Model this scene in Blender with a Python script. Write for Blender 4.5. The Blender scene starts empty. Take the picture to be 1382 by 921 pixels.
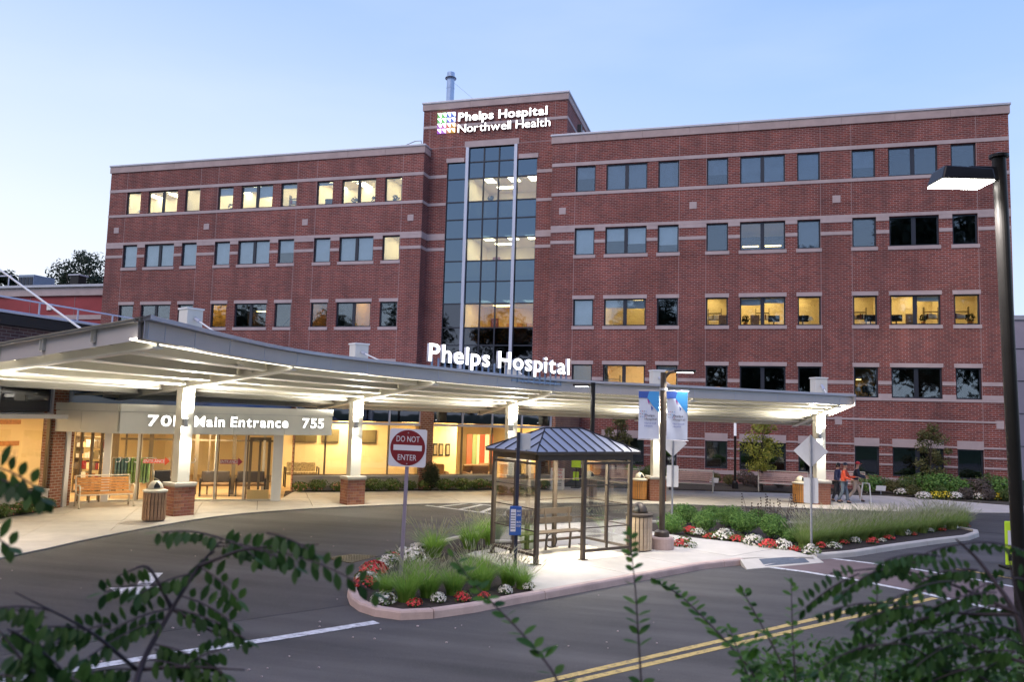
import bpy, bmesh, math, random
from mathutils import Vector, Matrix
SPOT_UP=1150; SPOT_DN=220; LAMP_E=700; LAMP_BIG=1100; SHELT_E=240; EDGE_GLOW=2.7
R_=math.radians; rnd=random.Random(7)
scene=bpy.context.scene; COL=scene.collection
# ---------------------------------------------------------------- camera
HC=3.35; FPX=1090.0; ROLL=math.atan(0.028); PITCH=math.atan(100.5*math.cos(ROLL)/FPX); YAW=math.atan(FPX/3791.0)
_F=Vector((-math.sin(YAW)*math.cos(PITCH),math.cos(YAW)*math.cos(PITCH),math.sin(PITCH)))
_R0=Vector((math.cos(YAW),math.sin(YAW),0)); _U0=_R0.cross(_F)
_R=_R0*math.cos(ROLL)+_U0*math.sin(ROLL); _U=_R.cross(_F)
camd=bpy.data.cameras.new('camera'); cam=bpy.data.objects.new('camera',camd); COL.objects.link(cam)
cam.matrix_world=Matrix.Translation((0,0,HC)) @ Matrix((_R,_U,-_F)).transposed().to_4x4()
camd.sensor_width=36; camd.lens=36*FPX/1382; camd.clip_start=.05; camd.clip_end=6000
camd.dof.use_dof=True; camd.dof.focus_distance=27; camd.dof.aperture_fstop=3.2
scene.camera=cam
# ---------------------------------------------------------------- view + world
scene.cycles.transparent_max_bounces=40; scene.cycles.max_bounces=8; scene.cycles.sample_clamp_indirect=6
scene.view_settings.view_transform='Standard'; scene.view_settings.look='None'; scene.view_settings.exposure=.24; scene.view_settings.gamma=1
W=bpy.data.worlds.new('World'); scene.world=W; W.use_nodes=True
nt=W.node_tree; bg=nt.nodes['Background']
tc=nt.nodes.new('ShaderNodeTexCoord'); sp=nt.nodes.new('ShaderNodeSeparateXYZ'); nt.links.new(tc.outputs['Generated'],sp.inputs[0])
rmp=nt.nodes.new('ShaderNodeValToRGB'); nt.links.new(sp.outputs['Z'],rmp.inputs[0])
cr=rmp.color_ramp; cr.elements[0].position=0.0; cr.elements[0].color=(.80,.88,1.0,1); cr.elements[1].position=1.0; cr.elements[1].color=(.17,.30,.78,1)
for p,c in ((.10,(.64,.79,1.0,1)),(.25,(.46,.64,.98,1)),(.45,(.32,.50,.95,1))):
    e=cr.elements.new(p); e.color=c
# afterglow side (towards -X, where the sun has set): paler
g=nt.nodes.new('ShaderNodeMapRange'); g.inputs[1].default_value=.1; g.inputs[2].default_value=-.95; nt.links.new(sp.outputs['X'],g.inputs[0])
g2=nt.nodes.new('ShaderNodeMapRange'); g2.inputs[1].default_value=.55; g2.inputs[2].default_value=.0; nt.links.new(sp.outputs['Z'],g2.inputs[0])
mu=nt.nodes.new('ShaderNodeMath'); mu.operation='MULTIPLY'; nt.links.new(g.outputs[0],mu.inputs[0]); nt.links.new(g2.outputs[0],mu.inputs[1])
mx=nt.nodes.new('ShaderNodeMix'); mx.data_type='RGBA'; nt.links.new(mu.outputs[0],mx.inputs['Factor']); nt.links.new(rmp.outputs[0],mx.inputs['A']); mx.inputs['B'].default_value=(1.0,1.0,1.02,1)
nz=nt.nodes.new('ShaderNodeTexNoise'); nz.inputs['Scale'].default_value=1.6; nz.inputs['Detail'].default_value=5
mp=nt.nodes.new('ShaderNodeMapping'); mp.inputs['Scale'].default_value=(1,1,4); nt.links.new(tc.outputs['Generated'],mp.inputs[0]); nt.links.new(mp.outputs[0],nz.inputs['Vector'])
nr=nt.nodes.new('ShaderNodeMapRange'); nr.inputs[1].default_value=.45; nr.inputs[2].default_value=.75; nr.inputs[4].default_value=.22; nt.links.new(nz.outputs[0],nr.inputs[0])
mx2=nt.nodes.new('ShaderNodeMix'); mx2.data_type='RGBA'; nt.links.new(nr.outputs[0],mx2.inputs['Factor']); nt.links.new(mx.outputs['Result'],mx2.inputs['A']); mx2.inputs['B'].default_value=(.85,.9,1.0,1)
nt.links.new(mx2.outputs['Result'],bg.inputs[0]); bg.inputs[1].default_value=1.0
# soft after-sunset light (one very wide sun) from behind the camera
sd=bpy.data.lights.new('sun','SUN'); sd.energy=1.5; sd.angle=R_(34); sd.color=(1.0,.80,.66)
sun=bpy.data.objects.new('sun',sd); COL.objects.link(sun)
sun.rotation_euler=Vector((.45,1,-1.30)).to_track_quat('-Z','Y').to_euler()

# ---------------------------------------------------------------- helpers
def ray(u,v): return _R*((u-691)/FPX)-_U*((v-460.5)/FPX)+_F
def gz(u,v,z=0.):                      # where a sight line meets height z
    r=ray(u,v); t=(z-HC)/r.z; return Vector((r.x*t,r.y*t,z))
def gy(u,v,y): r=ray(u,v); t=y/r.y; return Vector((r.x*t,y,HC+r.z*t))
def gd(u,v,d): return Vector((0,0,HC))+ray(u,v)*d
def gline(u,P,Q):                      # point of the plan line PQ seen at column u (near the horizon)
    r=ray(u,600); a,b=r.x,r.y; dx,dy=Q[0]-P[0],Q[1]-P[1]
    s=(P[0]*dy-P[1]*dx)/(a*dy-b*dx); return Vector((a*s,b*s,0))
def lin(c): return tuple(c)+(1,)
class MB:
    def __init__(s): s.v=[]; s.f=[]
    def add(s,vs,fs):
        o=len(s.v); s.v+= [tuple(x) for x in vs]; s.f+=[tuple(i+o for i in f) for f in fs]; return s
    def box(s,x0,x1,y0,y1,z0,z1):
        vs=[(x,y,z) for z in (z0,z1) for y in (y0,y1) for x in (x0,x1)]
        return s.add(vs,[(0,2,3,1),(4,5,7,6),(0,1,5,4),(2,6,7,3),(0,4,6,2),(1,3,7,5)])
    def obox(s,c,ax,ay,az):            # centre and half-axis vectors
        c=Vector(c);ax=Vector(ax);ay=Vector(ay);az=Vector(az)
        vs=[c+ax*i+ay*j+az*k for k in (-1,1) for j in (-1,1) for i in (-1,1)]
        return s.add(vs,[(0,2,3,1),(4,5,7,6),(0,1,5,4),(2,6,7,3),(0,4,6,2),(1,3,7,5)])
    def wall(s,P,Q,z0,z1,th,off=0):    # upright slab along plan line P-Q; off moves it to the right-hand side of P->Q
        P=Vector((P[0],P[1],0));Q=Vector((Q[0],Q[1],0)); d=(Q-P); L=d.length; d.normalize(); n=Vector((d.y,-d.x,0))
        c=(P+Q)/2+n*(off)+Vector((0,0,(z0+z1)/2)); return s.obox(c,d*L/2,n*th/2,(0,0,(z1-z0)/2))
    def prism(s,poly,z0,z1):
        n=len(poly); z0f=z0 if callable(z0) else (lambda p:z0); z1f=z1 if callable(z1) else (lambda p:z1)
        vs=[(p[0],p[1],z0f(p)) for p in poly]+[(p[0],p[1],z1f(p)) for p in poly]
        a=sum(poly[i][0]*poly[(i+1)%n][1]-poly[(i+1)%n][0]*poly[i][1] for i in range(n))
        fs=[tuple(range(n-1,-1,-1)),tuple(range(n,2*n))]+[(i,(i+1)%n,(i+1)%n+n,i+n) for i in range(n)]
        if a<0: fs=[tuple(reversed(f)) for f in fs]
        return s.add(vs,fs)
    def tube(s,pts,rad,n=8,cap=True):
        pts=[Vector(p) for p in pts]; rad=rad if isinstance(rad,(list,tuple)) else [rad]*len(pts)
        o=len(s.v); up=None
        for i,p in enumerate(pts):
            t=(pts[min(i+1,len(pts)-1)]-pts[max(i-1,0)]).normalized()
            if up is None: up=Vector((0,0,1)) if abs(t.z)<.9 else Vector((1,0,0))
            a=t.cross(up).normalized(); b=a.cross(t).normalized(); up=b
            for k in range(n):
                an=2*math.pi*k/n; s.v.append(tuple(p+(a*math.cos(an)+b*math.sin(an))*rad[i]))
        for i in range(len(pts)-1):
            for k in range(n):
                a0=o+i*n+k;a1=o+i*n+(k+1)%n; s.f.append((a0,a1,a1+n,a0+n))
        if cap: s.f.append(tuple(o+k for k in range(n-1,-1,-1))); s.f.append(tuple(o+(len(pts)-1)*n+k for k in range(n)))
        return s
    def lathe(s,prof,c=(0,0,0),n=20):
        o=len(s.v)
        for r,z in prof:
            for k in range(n):
                an=2*math.pi*k/n; s.v.append((c[0]+r*math.cos(an),c[1]+r*math.sin(an),c[2]+z))
        for i in range(len(prof)-1):
            for k in range(n):
                a0=o+i*n+k;a1=o+i*n+(k+1)%n; s.f.append((a0,a1,a1+n,a0+n))
        s.f.append(tuple(o+k for k in range(n-1,-1,-1))); s.f.append(tuple(o+(len(prof)-1)*n+k for k in range(n)))
        return s
    def mesh(s,name,mat,smooth=False):
        me=bpy.data.meshes.new(name); me.from_pydata(s.v,[],s.f)
        if mat: me.materials.append(mat)
        if smooth: me.polygons.foreach_set('use_smooth',[True]*len(me.polygons))
        me.update(); return me
    def build(s,name,mat,parent=None,smooth=False,bevel=0,label=None,kind=None):
        return link(name,s.mesh(name,mat,smooth),parent,bevel,label,kind)
def link(name,me,parent=None,bevel=0,label=None,kind=None,loc=None,rz=0,sc=1):
    o=bpy.data.objects.new(name,me); COL.objects.link(o); o.parent=parent
    if loc is not None: o.location=loc
    if rz: o.rotation_euler=(0,0,rz)
    if sc!=1: o.scale=(sc,sc,sc) if not isinstance(sc,tuple) else sc
    if bevel:
        m=o.modifiers.new('bevel','BEVEL'); m.width=bevel; m.segments=2; m.limit_method='ANGLE'
    if label: o['label']=label
    if kind: o['kind']=kind
    return o
def tag(o,label,cat,group=None):
    o['label']=label; o['category']=cat
    if group: o['group']=group
    return o
def thing(name,label,cat,loc=(0,0,0),rz=0,group=None):
    o=bpy.data.objects.new(name,None); COL.objects.link(o); o.location=loc; o.rotation_euler=(0,0,rz); o.empty_display_size=.2
    return tag(o,label,cat,group)
def kids(o): return [c for c in ALLCH.get(o.name,[])]
def copy_tree(o,parent=None):
    c=o.copy(); COL.objects.link(c); c.parent=parent
    for ch in [x for x in bpy.data.objects if x.parent==o and x.name!=c.name]: copy_tree(ch,c)
    return c
def struct(name,mb,mat,parent=None,**k):
    o=mb.build(name,mat,parent,**k)
    if parent is None: o['kind']='structure'
    return o
# ---------------------------------------------------------------- materials
def mat(name,col,rough=.7,metal=0,noise=None,bump=0,bscale=40,spec=None,alpha=None,coord='Object'):
    """noise=(scale,amount) mottles the colour; bump gives fine relief"""
    m=bpy.data.materials.new(name); m.use_nodes=True; t=m.node_tree; b=t.nodes['Principled BSDF']
    b.inputs['Base Color'].default_value=lin(col); b.inputs['Roughness'].default_value=rough; b.inputs['Metallic'].default_value=metal
    if spec is not None: b.inputs['Specular IOR Level'].default_value=spec
    tc=t.nodes.new('ShaderNodeTexCoord')
    if noise:
        n=t.nodes.new('ShaderNodeTexNoise'); n.inputs['Scale'].default_value=noise[0]; n.inputs['Detail'].default_value=6; n.inputs['Roughness'].default_value=.65
        t.links.new(tc.outputs[coord],n.inputs['Vector'])
        r=t.nodes.new('ShaderNodeMapRange'); r.inputs[1].default_value=.3; r.inputs[2].default_value=.7; r.inputs[3].default_value=1-noise[1]; r.inputs[4].default_value=1+noise[1]
        t.links.new(n.outputs[0],r.inputs[0])
        x=t.nodes.new('ShaderNodeMix'); x.data_type='RGBA'; x.blend_type='MULTIPLY'; x.inputs['Factor'].default_value=1; x.inputs['A'].default_value=lin(col)
        cc=t.nodes.new('ShaderNodeCombineColor'); [t.links.new(r.outputs[0],cc.inputs[i]) for i in range(3)]
        t.links.new(cc.outputs[0],x.inputs['B']); t.links.new(x.outputs['Result'],b.inputs['Base Color'])
    if bump:
        n=t.nodes.new('ShaderNodeTexNoise'); n.inputs['Scale'].default_value=bscale; n.inputs['Detail'].default_value=4; t.links.new(tc.outputs[coord],n.inputs['Vector'])
        bp=t.nodes.new('ShaderNodeBump'); bp.inputs['Strength'].default_value=bump; bp.inputs['Distance'].default_value=.02; t.links.new(n.outputs[0],bp.inputs['Height']); t.links.new(bp.outputs[0],b.inputs['Normal'])
    return m
def emis(name,col,strength,base=(.8,.8,.8)):
    m=bpy.data.materials.new(name); m.use_nodes=True; b=m.node_tree.nodes['Principled BSDF']
    b.inputs['Base Color'].default_value=lin(base); b.inputs['Emission Color'].default_value=lin(col); b.inputs['Emission Strength'].default_value=strength; return m
def glass(name,tint,refl,reflcol=(1,1,1),rough=.02,wob=0):
    m=bpy.data.materials.new(name); m.use_nodes=True; t=m.node_tree; t.nodes.clear()
    o=t.nodes.new('ShaderNodeOutputMaterial'); a=t.nodes.new('ShaderNodeBsdfTransparent'); a.inputs[0].default_value=lin(tint)
    g=t.nodes.new('ShaderNodeBsdfGlossy'); g.inputs[0].default_value=lin(reflcol); g.inputs['Roughness'].default_value=rough
    l=t.nodes.new('ShaderNodeLayerWeight'); l.inputs[0].default_value=.25
    r=t.nodes.new('ShaderNodeMapRange'); r.inputs[3].default_value=refl; r.inputs[4].default_value=min(1,refl+.6); t.links.new(l.outputs['Fresnel'],r.inputs[0])
    x=t.nodes.new('ShaderNodeMixShader'); t.links.new(r.outputs[0],x.inputs[0]); t.links.new(a.outputs[0],x.inputs[1]); t.links.new(g.outputs[0],x.inputs[2]); t.links.new(x.outputs[0],o.inputs[0])
    if wob:
        tc=t.nodes.new('ShaderNodeTexCoord'); n=t.nodes.new('ShaderNodeTexNoise'); n.inputs['Scale'].default_value=.9; t.links.new(tc.outputs['Object'],n.inputs['Vector'])
        bp=t.nodes.new('ShaderNodeBump'); bp.inputs['Strength'].default_value=wob; bp.inputs['Distance'].default_value=.05; t.links.new(n.outputs[0],bp.inputs['Height']); t.links.new(bp.outputs[0],g.inputs['Normal'])
    return m
def brickmat(name,c1,c2,mort,bw=.30,rh=.10,ms=.012,var=.25,streak=False):
    m=bpy.data.materials.new(name); m.use_nodes=True; t=m.node_tree; b=t.nodes['Principled BSDF']; b.inputs['Roughness'].default_value=.85; b.inputs['Specular IOR Level'].default_value=.2
    tc=t.nodes.new('ShaderNodeTexCoord'); s=t.nodes.new('ShaderNodeSeparateXYZ'); t.links.new(tc.outputs['Object'],s.inputs[0])
    ad=t.nodes.new('ShaderNodeMath'); ad.operation='ADD'; t.links.new(s.outputs['X'],ad.inputs[0]); t.links.new(s.outputs['Y'],ad.inputs[1])
    c=t.nodes.new('ShaderNodeCombineXYZ'); t.links.new(ad.outputs[0],c.inputs[0]); t.links.new(s.outputs['Z'],c.inputs[1])
    br=t.nodes.new('ShaderNodeTexBrick'); t.links.new(c.outputs[0],br.inputs['Vector'])
    br.inputs['Color1'].default_value=lin(c1); br.inputs['Color2'].default_value=lin(c2); br.inputs['Mortar'].default_value=lin(mort)
    br.inputs['Scale'].default_value=1; br.inputs['Mortar Size'].default_value=ms; br.inputs['Mortar Smooth'].default_value=.1; br.inputs['Brick Width'].default_value=bw; br.inputs['Row Height'].default_value=rh; br.inputs['Bias'].default_value=-.1
    n=t.nodes.new('ShaderNodeTexNoise'); n.inputs['Scale'].default_value=.35; n.inputs['Detail'].default_value=7; n.inputs['Roughness'].default_value=.7; t.links.new(tc.outputs['Object'],n.inputs['Vector'])
    r=t.nodes.new('ShaderNodeMapRange'); r.inputs[1].default_value=.3; r.inputs[2].default_value=.7; r.inputs[3].default_value=1-var; r.inputs[4].default_value=1+var; t.links.new(n.outputs[0],r.inputs[0])
    x=t.nodes.new('ShaderNodeMix'); x.data_type='RGBA'; x.blend_type='MULTIPLY'; x.inputs['Factor'].default_value=1
    cc=t.nodes.new('ShaderNodeCombineColor'); [t.links.new(r.outputs[0],cc.inputs[i]) for i in range(3)]
    t.links.new(br.outputs['Color'],x.inputs['A']); t.links.new(cc.outputs[0],x.inputs['B']); t.links.new(x.outputs['Result'],b.inputs['Base Color'])
    if streak:      # rain washed streaks and bleached areas
        mp=t.nodes.new('ShaderNodeMapping'); mp.inputs['Scale'].default_value=(1.6,1.6,.12); t.links.new(tc.outputs['Object'],mp.inputs[0])
        n2=t.nodes.new('ShaderNodeTexNoise'); n2.inputs['Scale'].default_value=1; n2.inputs['Detail'].default_value=6; t.links.new(mp.outputs[0],n2.inputs['Vector'])
        r2=t.nodes.new('ShaderNodeMapRange'); r2.inputs[1].default_value=.42; r2.inputs[2].default_value=.75; r2.inputs[3].default_value=0; r2.inputs[4].default_value=.5; t.links.new(n2.outputs[0],r2.inputs[0])
        y=t.nodes.new('ShaderNodeMix'); y.data_type='RGBA'; y.inputs['B'].default_value=(.10,.055,.055,1); t.links.new(r2.outputs[0],y.inputs['Factor']); t.links.new(x.outputs['Result'],y.inputs['A']); t.links.new(y.outputs['Result'],b.inputs['Base Color'])
    bp=t.nodes.new('ShaderNodeBump'); bp.inputs['Strength'].default_value=.6; bp.inputs['Distance'].default_value=.01; bp.invert=True; t.links.new(br.outputs['Fac'],bp.inputs['Height']); t.links.new(bp.outputs[0],b.inputs['Normal'])
    return m
def leafmat(name,c1,c2,trans=.3,rough=.55):
    """two-tone leaves: colour differs leaf by leaf"""
    m=bpy.data.materials.new(name); m.use_nodes=True; t=m.node_tree; t.nodes.clear()
    o=t.nodes.new('ShaderNodeOutputMaterial'); g=t.nodes.new('ShaderNodeNewGeometry'); x=t.nodes.new('ShaderNodeMix'); x.data_type='RGBA'
    x.inputs['A'].default_value=lin(c1); x.inputs['B'].default_value=lin(c2); t.links.new(g.outputs['Random Per Island'],x.inputs['Factor'])
    b=t.nodes.new('ShaderNodeBsdfPrincipled'); b.inputs['Roughness'].default_value=rough; b.inputs['Specular IOR Level'].default_value=.35; t.links.new(x.outputs['Result'],b.inputs['Base Color'])
    tr=t.nodes.new('ShaderNodeBsdfTranslucent'); t.links.new(x.outputs['Result'],tr.inputs[0])
    q=t.nodes.new('ShaderNodeMixShader'); q.inputs[0].default_value=trans; t.links.new(b.outputs[0],q.inputs[1]); t.links.new(tr.outputs[0],q.inputs[2]); t.links.new(q.outputs[0],o.inputs[0]); return m
def asphalt(name,col):
    m=mat(name,col,.82,noise=(.35,.22),bump=.5,bscale=110); t=m.node_tree; b=t.nodes['Principled BSDF']
    tc=[n for n in t.nodes if n.type=='TEX_COORD'][0]; src=b.inputs['Base Color'].links[0].from_socket
    # worn, oily and patched areas, stretched along the direction of travel
    mp=t.nodes.new('ShaderNodeMapping'); mp.inputs['Rotation'].default_value=(0,0,R_(-53)); mp.inputs['Scale'].default_value=(.16,1.3,1); t.links.new(tc.outputs['Object'],mp.inputs[0])
    w=t.nodes.new('ShaderNodeTexNoise'); w.inputs['Scale'].default_value=.8; w.inputs['Detail'].default_value=7; w.inputs['Roughness'].default_value=.6; t.links.new(mp.outputs[0],w.inputs['Vector'])
    wr=t.nodes.new('ShaderNodeMapRange'); wr.inputs[1].default_value=.35; wr.inputs[2].default_value=.68; wr.inputs[3].default_value=.62; wr.inputs[4].default_value=1.45; t.links.new(w.outputs[0],wr.inputs[0])
    wc=t.nodes.new('ShaderNodeCombineColor'); [t.links.new(wr.outputs[0],wc.inputs[i]) for i in range(3)]
    wx=t.nodes.new('ShaderNodeMix'); wx.data_type='RGBA'; wx.blend_type='MULTIPLY'; wx.inputs['Factor'].default_value=1; t.links.new(src,wx.inputs['A']); t.links.new(wc.outputs[0],wx.inputs['B']); src=wx.outputs['Result']
    v=t.nodes.new('ShaderNodeTexNoise'); v.inputs['Scale'].default_value=45; v.inputs['Detail'].default_value=3; t.links.new(tc.outputs['Object'],v.inputs['Vector'])
    r=t.nodes.new('ShaderNodeMapRange'); r.inputs[1].default_value=.55; r.inputs[2].default_value=.8; r.inputs[4].default_value=.55; t.links.new(v.outputs[0],r.inputs[0])
    x=t.nodes.new('ShaderNodeMix'); x.data_type='RGBA'; x.inputs['B'].default_value=(.17,.16,.16,1); t.links.new(r.outputs[0],x.inputs['Factor']); t.links.new(src,x.inputs['A']); t.links.new(x.outputs['Result'],b.inputs['Base Color']); return m
M={}
M['brick']=brickmat('red_brick',(.25,.062,.044),(.125,.035,.030),(.33,.21,.195),ms=.014,streak=True)
M['brick_dark']=brickmat('dark_brick',(.10,.055,.05),(.07,.04,.04),(.16,.13,.12))
M['brick_warm']=brickmat('pier_brick',(.30,.12,.07),(.20,.075,.05),(.38,.3,.24),bw=.24,rh=.09)
M['annex']=mat('red_panel',(.30,.05,.055),.8,noise=(.6,.15))
M['stone']=mat('cast_stone',(.44,.35,.34),.85,noise=(1.2,.12),bump=.2)
M['stone_dk']=mat('cornice_stone',(.42,.32,.30),.85,noise=(1.0,.15),bump=.2)
M['cap']=mat('cap_metal',(.50,.50,.54),.45,.3,noise=(.8,.08))
M['joint']=mat('joint_sealant',(.34,.24,.23),.9)
M['frame']=mat('window_frame',(.028,.032,.045),.45,.2)
M['frame_lt']=mat('silver_mullion',(.50,.52,.60),.4,.4)
M['frame_br']=mat('bronze_frame',(.16,.12,.075),.45,.3)
M['frame_ss']=mat('satin_frame',(.60,.56,.48),.4,.4)
M['glass']=glass('office_glass',(.82,.88,.9),.10,(.85,.92,1.0),wob=.05)
M['glass_blue']=glass('blue_glass',(.12,.16,.20),.20,(.60,.80,1.0),wob=.05)
M['glass_dark']=glass('dark_glass',(.10,.10,.11),.10,(.8,.85,1.0),wob=.05)
M['glass_store']=glass('store_glass',(.97,.97,.96),.035)
M['glass_shelter']=glass('shelter_glass',(.985,.99,.975),.03)
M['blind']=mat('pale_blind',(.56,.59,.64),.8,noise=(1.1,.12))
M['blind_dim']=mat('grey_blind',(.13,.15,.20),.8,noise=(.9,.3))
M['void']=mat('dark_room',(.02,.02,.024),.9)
M['room']=mat('room_wall',(.80,.72,.56),.85,noise=(.7,.06))
M['room_ceil']=mat('room_ceiling',(.8,.76,.68),.85)
M['room_floor']=mat('room_floor',(.35,.22,.12),.6,noise=(2,.15))
M['panel_w']=emis('ceiling_panel_white',(1,.82,.48),14)
M['panel_y']=emis('ceiling_panel_warm',(1,.64,.22),9.5)
M['white']=mat('white_paint',(.78,.77,.74),.5,noise=(1.5,.04))
M['canopy']=mat('canopy_paint',(.66,.64,.57),.5,noise=(.8,.05))
M['fascia']=mat('fascia_panel',(.50,.50,.50),.45,.1,noise=(.9,.05))
M['fascia_br']=mat('canopy_fascia_paint',(.50,.47,.45),.45,.15,noise=(.9,.05))
M['concrete']=mat('concrete',(.50,.46,.405),.85,noise=(1.3,.12),bump=.3,bscale=60)
M['concrete_pink']=mat('kerb_concrete',(.46,.34,.30),.85,noise=(2.2,.18),bump=.3,bscale=50)
M['paver']=brickmat('red_pavers',(.20,.085,.085),(.15,.065,.07),(.16,.12,.12),bw=.2,rh=.1,ms=.006)
M['asphalt']=asphalt('road_asphalt',(.062,.057,.055))
M['asphalt2']=asphalt('drive_asphalt',(.047,.044,.043))
def paint(name,col):
    m=mat(name,col,.75,noise=(9,.25)); t=m.node_tree; b=t.nodes['Principled BSDF']; src=b.inputs['Base Color'].links[0].from_socket
    tc=[n for n in t.nodes if n.type=='TEX_COORD'][0]; n=t.nodes.new('ShaderNodeTexNoise'); n.inputs['Scale'].default_value=7; n.inputs['Detail'].default_value=9; n.inputs['Roughness'].default_value=.8; t.links.new(tc.outputs['Object'],n.inputs['Vector'])
    r=t.nodes.new('ShaderNodeMapRange'); r.inputs[1].default_value=.52; r.inputs[2].default_value=.62; r.inputs[4].default_value=.8; t.links.new(n.outputs[0],r.inputs[0])
    x=t.nodes.new('ShaderNodeMix'); x.data_type='RGBA'; x.inputs['B'].default_value=(.07,.065,.065,1); t.links.new(r.outputs[0],x.inputs['Factor']); t.links.new(src,x.inputs['A']); t.links.new(x.outputs['Result'],b.inputs['Base Color']); return m
M['lineW']=paint('white_marking',(.56,.56,.57))
M['lineY']=paint('yellow_marking',(.50,.36,.12))
M['mulch']=mat('dark_mulch',(.035,.024,.02),.95,noise=(14,.6),bump=1,bscale=40)
M['soil']=mat('planting_soil',(.06,.05,.035),.95,noise=(6,.5),bump=1,bscale=25)
M['lawn']=mat('ground_cover',(.045,.07,.03),.95,noise=(3,.4),bump=1,bscale=30)
M['black']=mat('black_metal',(.012,.012,.014),.4,.3)
M['pole_dk']=mat('bronze_pole',(.018,.016,.016),.4,.5,noise=(4,.15))
M['shelter']=mat('shelter_bronze',(.085,.065,.05),.45,.4,noise=(5,.12))
M['roofmetal']=mat('roof_metal',(.42,.42,.44),.42,.55,noise=(1.5,.08))
M['steel']=mat('galvanised_steel',(.42,.42,.45),.42,.7,noise=(6,.12))
M['pipe']=mat('flue_pipe',(.38,.46,.60),.35,.7,noise=(3,.1))
M['wood']=mat('oiled_wood',(.50,.22,.055),.55,noise=(12,.3))
M['wood_w']=mat('grey_wood',(.34,.20,.12),.65,noise=(14,.25))
M['wood_p']=mat('pale_wood',(.50,.38,.26),.65,noise=(12,.2))
M['wood_pk']=mat('pinkish_wood',(.46,.30,.25),.65,noise=(10,.2))
M['cream']=mat('cream_metal',(.66,.60,.48),.5)
M['red']=mat('sign_red',(.20,.010,.016),.4,noise=(3,.08))
M['signw']=mat('sign_white',(.72,.70,.74),.4)
M['signback']=mat('sign_back',(.66,.66,.66),.45,.2,noise=(5,.06))
M['blue']=mat('sign_blue',(.03,.10,.36),.45)
M['skyblue']=mat('banner_blue',(.06,.33,.72),.6)
M['navy']=mat('banner_navy',(.04,.10,.40),.6)
M['cloth']=mat('banner_white',(.62,.67,.78),.7,noise=(3,.05))
M['print_dk']=mat('print_grey',(.10,.10,.15),.7)
M['print_rd']=mat('print_red',(.5,.03,.04),.7)
M['flyellow']=mat('fluorescent_yellow',(.55,.80,.03),.6)
M['letter']=emis('lit_letter',(1,.98,.95),3)
M['letter2']=emis('lit_letter_soft',(1,.98,.93),2.5)
M['side']=mat('letter_side',(.6,.6,.62),.5)
M['lampface']=emis('lamp_lens',(1,.97,.88),40)
M['lampface2']=emis('lamp_lens_small',(.9,1,1),9)
M['strip']=emis('added_canopy_glow',(1,.93,.76),EDGE_GLOW)  # emission for glow strips added at the canopy edge, not a known lamp
M['sconce']=emis('sconce_lens',(1,.95,.85),60)
M['leaf_tree']=leafmat('tree_leaf',(.035,.06,.025),(.06,.10,.035))
M['leaf_dk']=leafmat('dark_tree_leaf',(.016,.028,.016),(.03,.05,.022))
M['leaf_yel']=leafmat('yellow_green_leaf',(.22,.26,.04),(.38,.36,.06))
M['leaf_olive']=leafmat('olive_leaf',(.09,.11,.035),(.17,.15,.05))
M['leaf_box']=leafmat('boxwood_leaf',(.06,.16,.03),(.20,.34,.07))
M['leaf_bed']=leafmat('bed_leaf',(.06,.12,.03),(.15,.19,.05))
M['leaf_purple']=leafmat('purplish_leaf',(.10,.09,.07),(.17,.12,.10))
M['grass']=leafmat('grass_blade',(.15,.32,.04),(.34,.50,.10),.45)
M['grass2']=leafmat('pale_grass_blade',(.20,.33,.07),(.42,.48,.16),.45)
M['plume']=leafmat('grass_plume',(.40,.42,.26),(.58,.56,.40),.5)
M['stalk']=mat('plant_stem',(.09,.06,.04),.8)
M['bark']=mat('bark',(.09,.07,.055),.9,noise=(8,.3),bump=.5)
M['fl_red']=leafmat('red_petal',(.55,.03,.04),(.75,.10,.08),.2)
M['fl_white']=leafmat('white_petal',(.72,.66,.56),(.85,.82,.74),.2)
M['fl_yel']=leafmat('yellow_petal',(.75,.55,.02),(.85,.70,.05),.2)
M['fl_mix']=leafmat('coral_petal',(.55,.14,.12),(.65,.35,.30),.2)
M['leaf_fg']=leafmat('shrub_leaf',(.026,.09,.010),(.08,.19,.02),.35,.6)
M['leaf_fg2']=leafmat('locust_leaf',(.016,.055,.012),(.05,.12,.022),.3,.6)
M['twig']=mat('twig_bark',(.045,.033,.04),.8)
# ================================================================ SETTING: ground, road, walks
def sheet(name,poly,z,m,parent=None,th=.05):
    return struct(name,MB().prism([(p[0],p[1]) for p in poly],z-th,z),m,parent)
struct('ground',MB().prism([(-1500,-1500),(1500,-1500),(1500,1500),(-1500,1500)],-.5,-.03),M['lawn'])
road=sheet('road',[(-60,-4),(60,-4),(60,47),(-30,47),(-30,30),(-60,30)],0,M['asphalt'],th=.028)
# drop-off drive: smoother, darker asphalt laid a few millimetres proud
def chaikin(p,n=2,closed=False):
    for _ in range(n):
        q=[] if closed else [p[0]]
        for i in range(len(p) if closed else len(p)-1):
            a=Vector(p[i]);b=Vector(p[(i+1)%len(p)]); q+=[a*.75+b*.25,a*.25+b*.75]
        if not closed: q.append(p[-1])
        p=[Vector(x) for x in q]
    return p
CURB=[(-14.9,4),(-15.05,13.8),(-15.6,17.5),(-15.5,22.2),(-13.6,25.4),(-11.5,27.8),(-9.1,29.6),(-6,31.4),(-2.9,32.8),(0,33.6),(2.7,34.3),(6.5,34.95),(10.1,36.9),(16,39.5),(26,43)]
curb=[Vector((p[0],p[1])) for p in CURB]; curb=chaikin(curb,2)
plaza=[tuple(p) for p in curb]+[(26,47),(12.8,47.6),(-8,44),(-20,34),(-24,28),(-24,4)]
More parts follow.
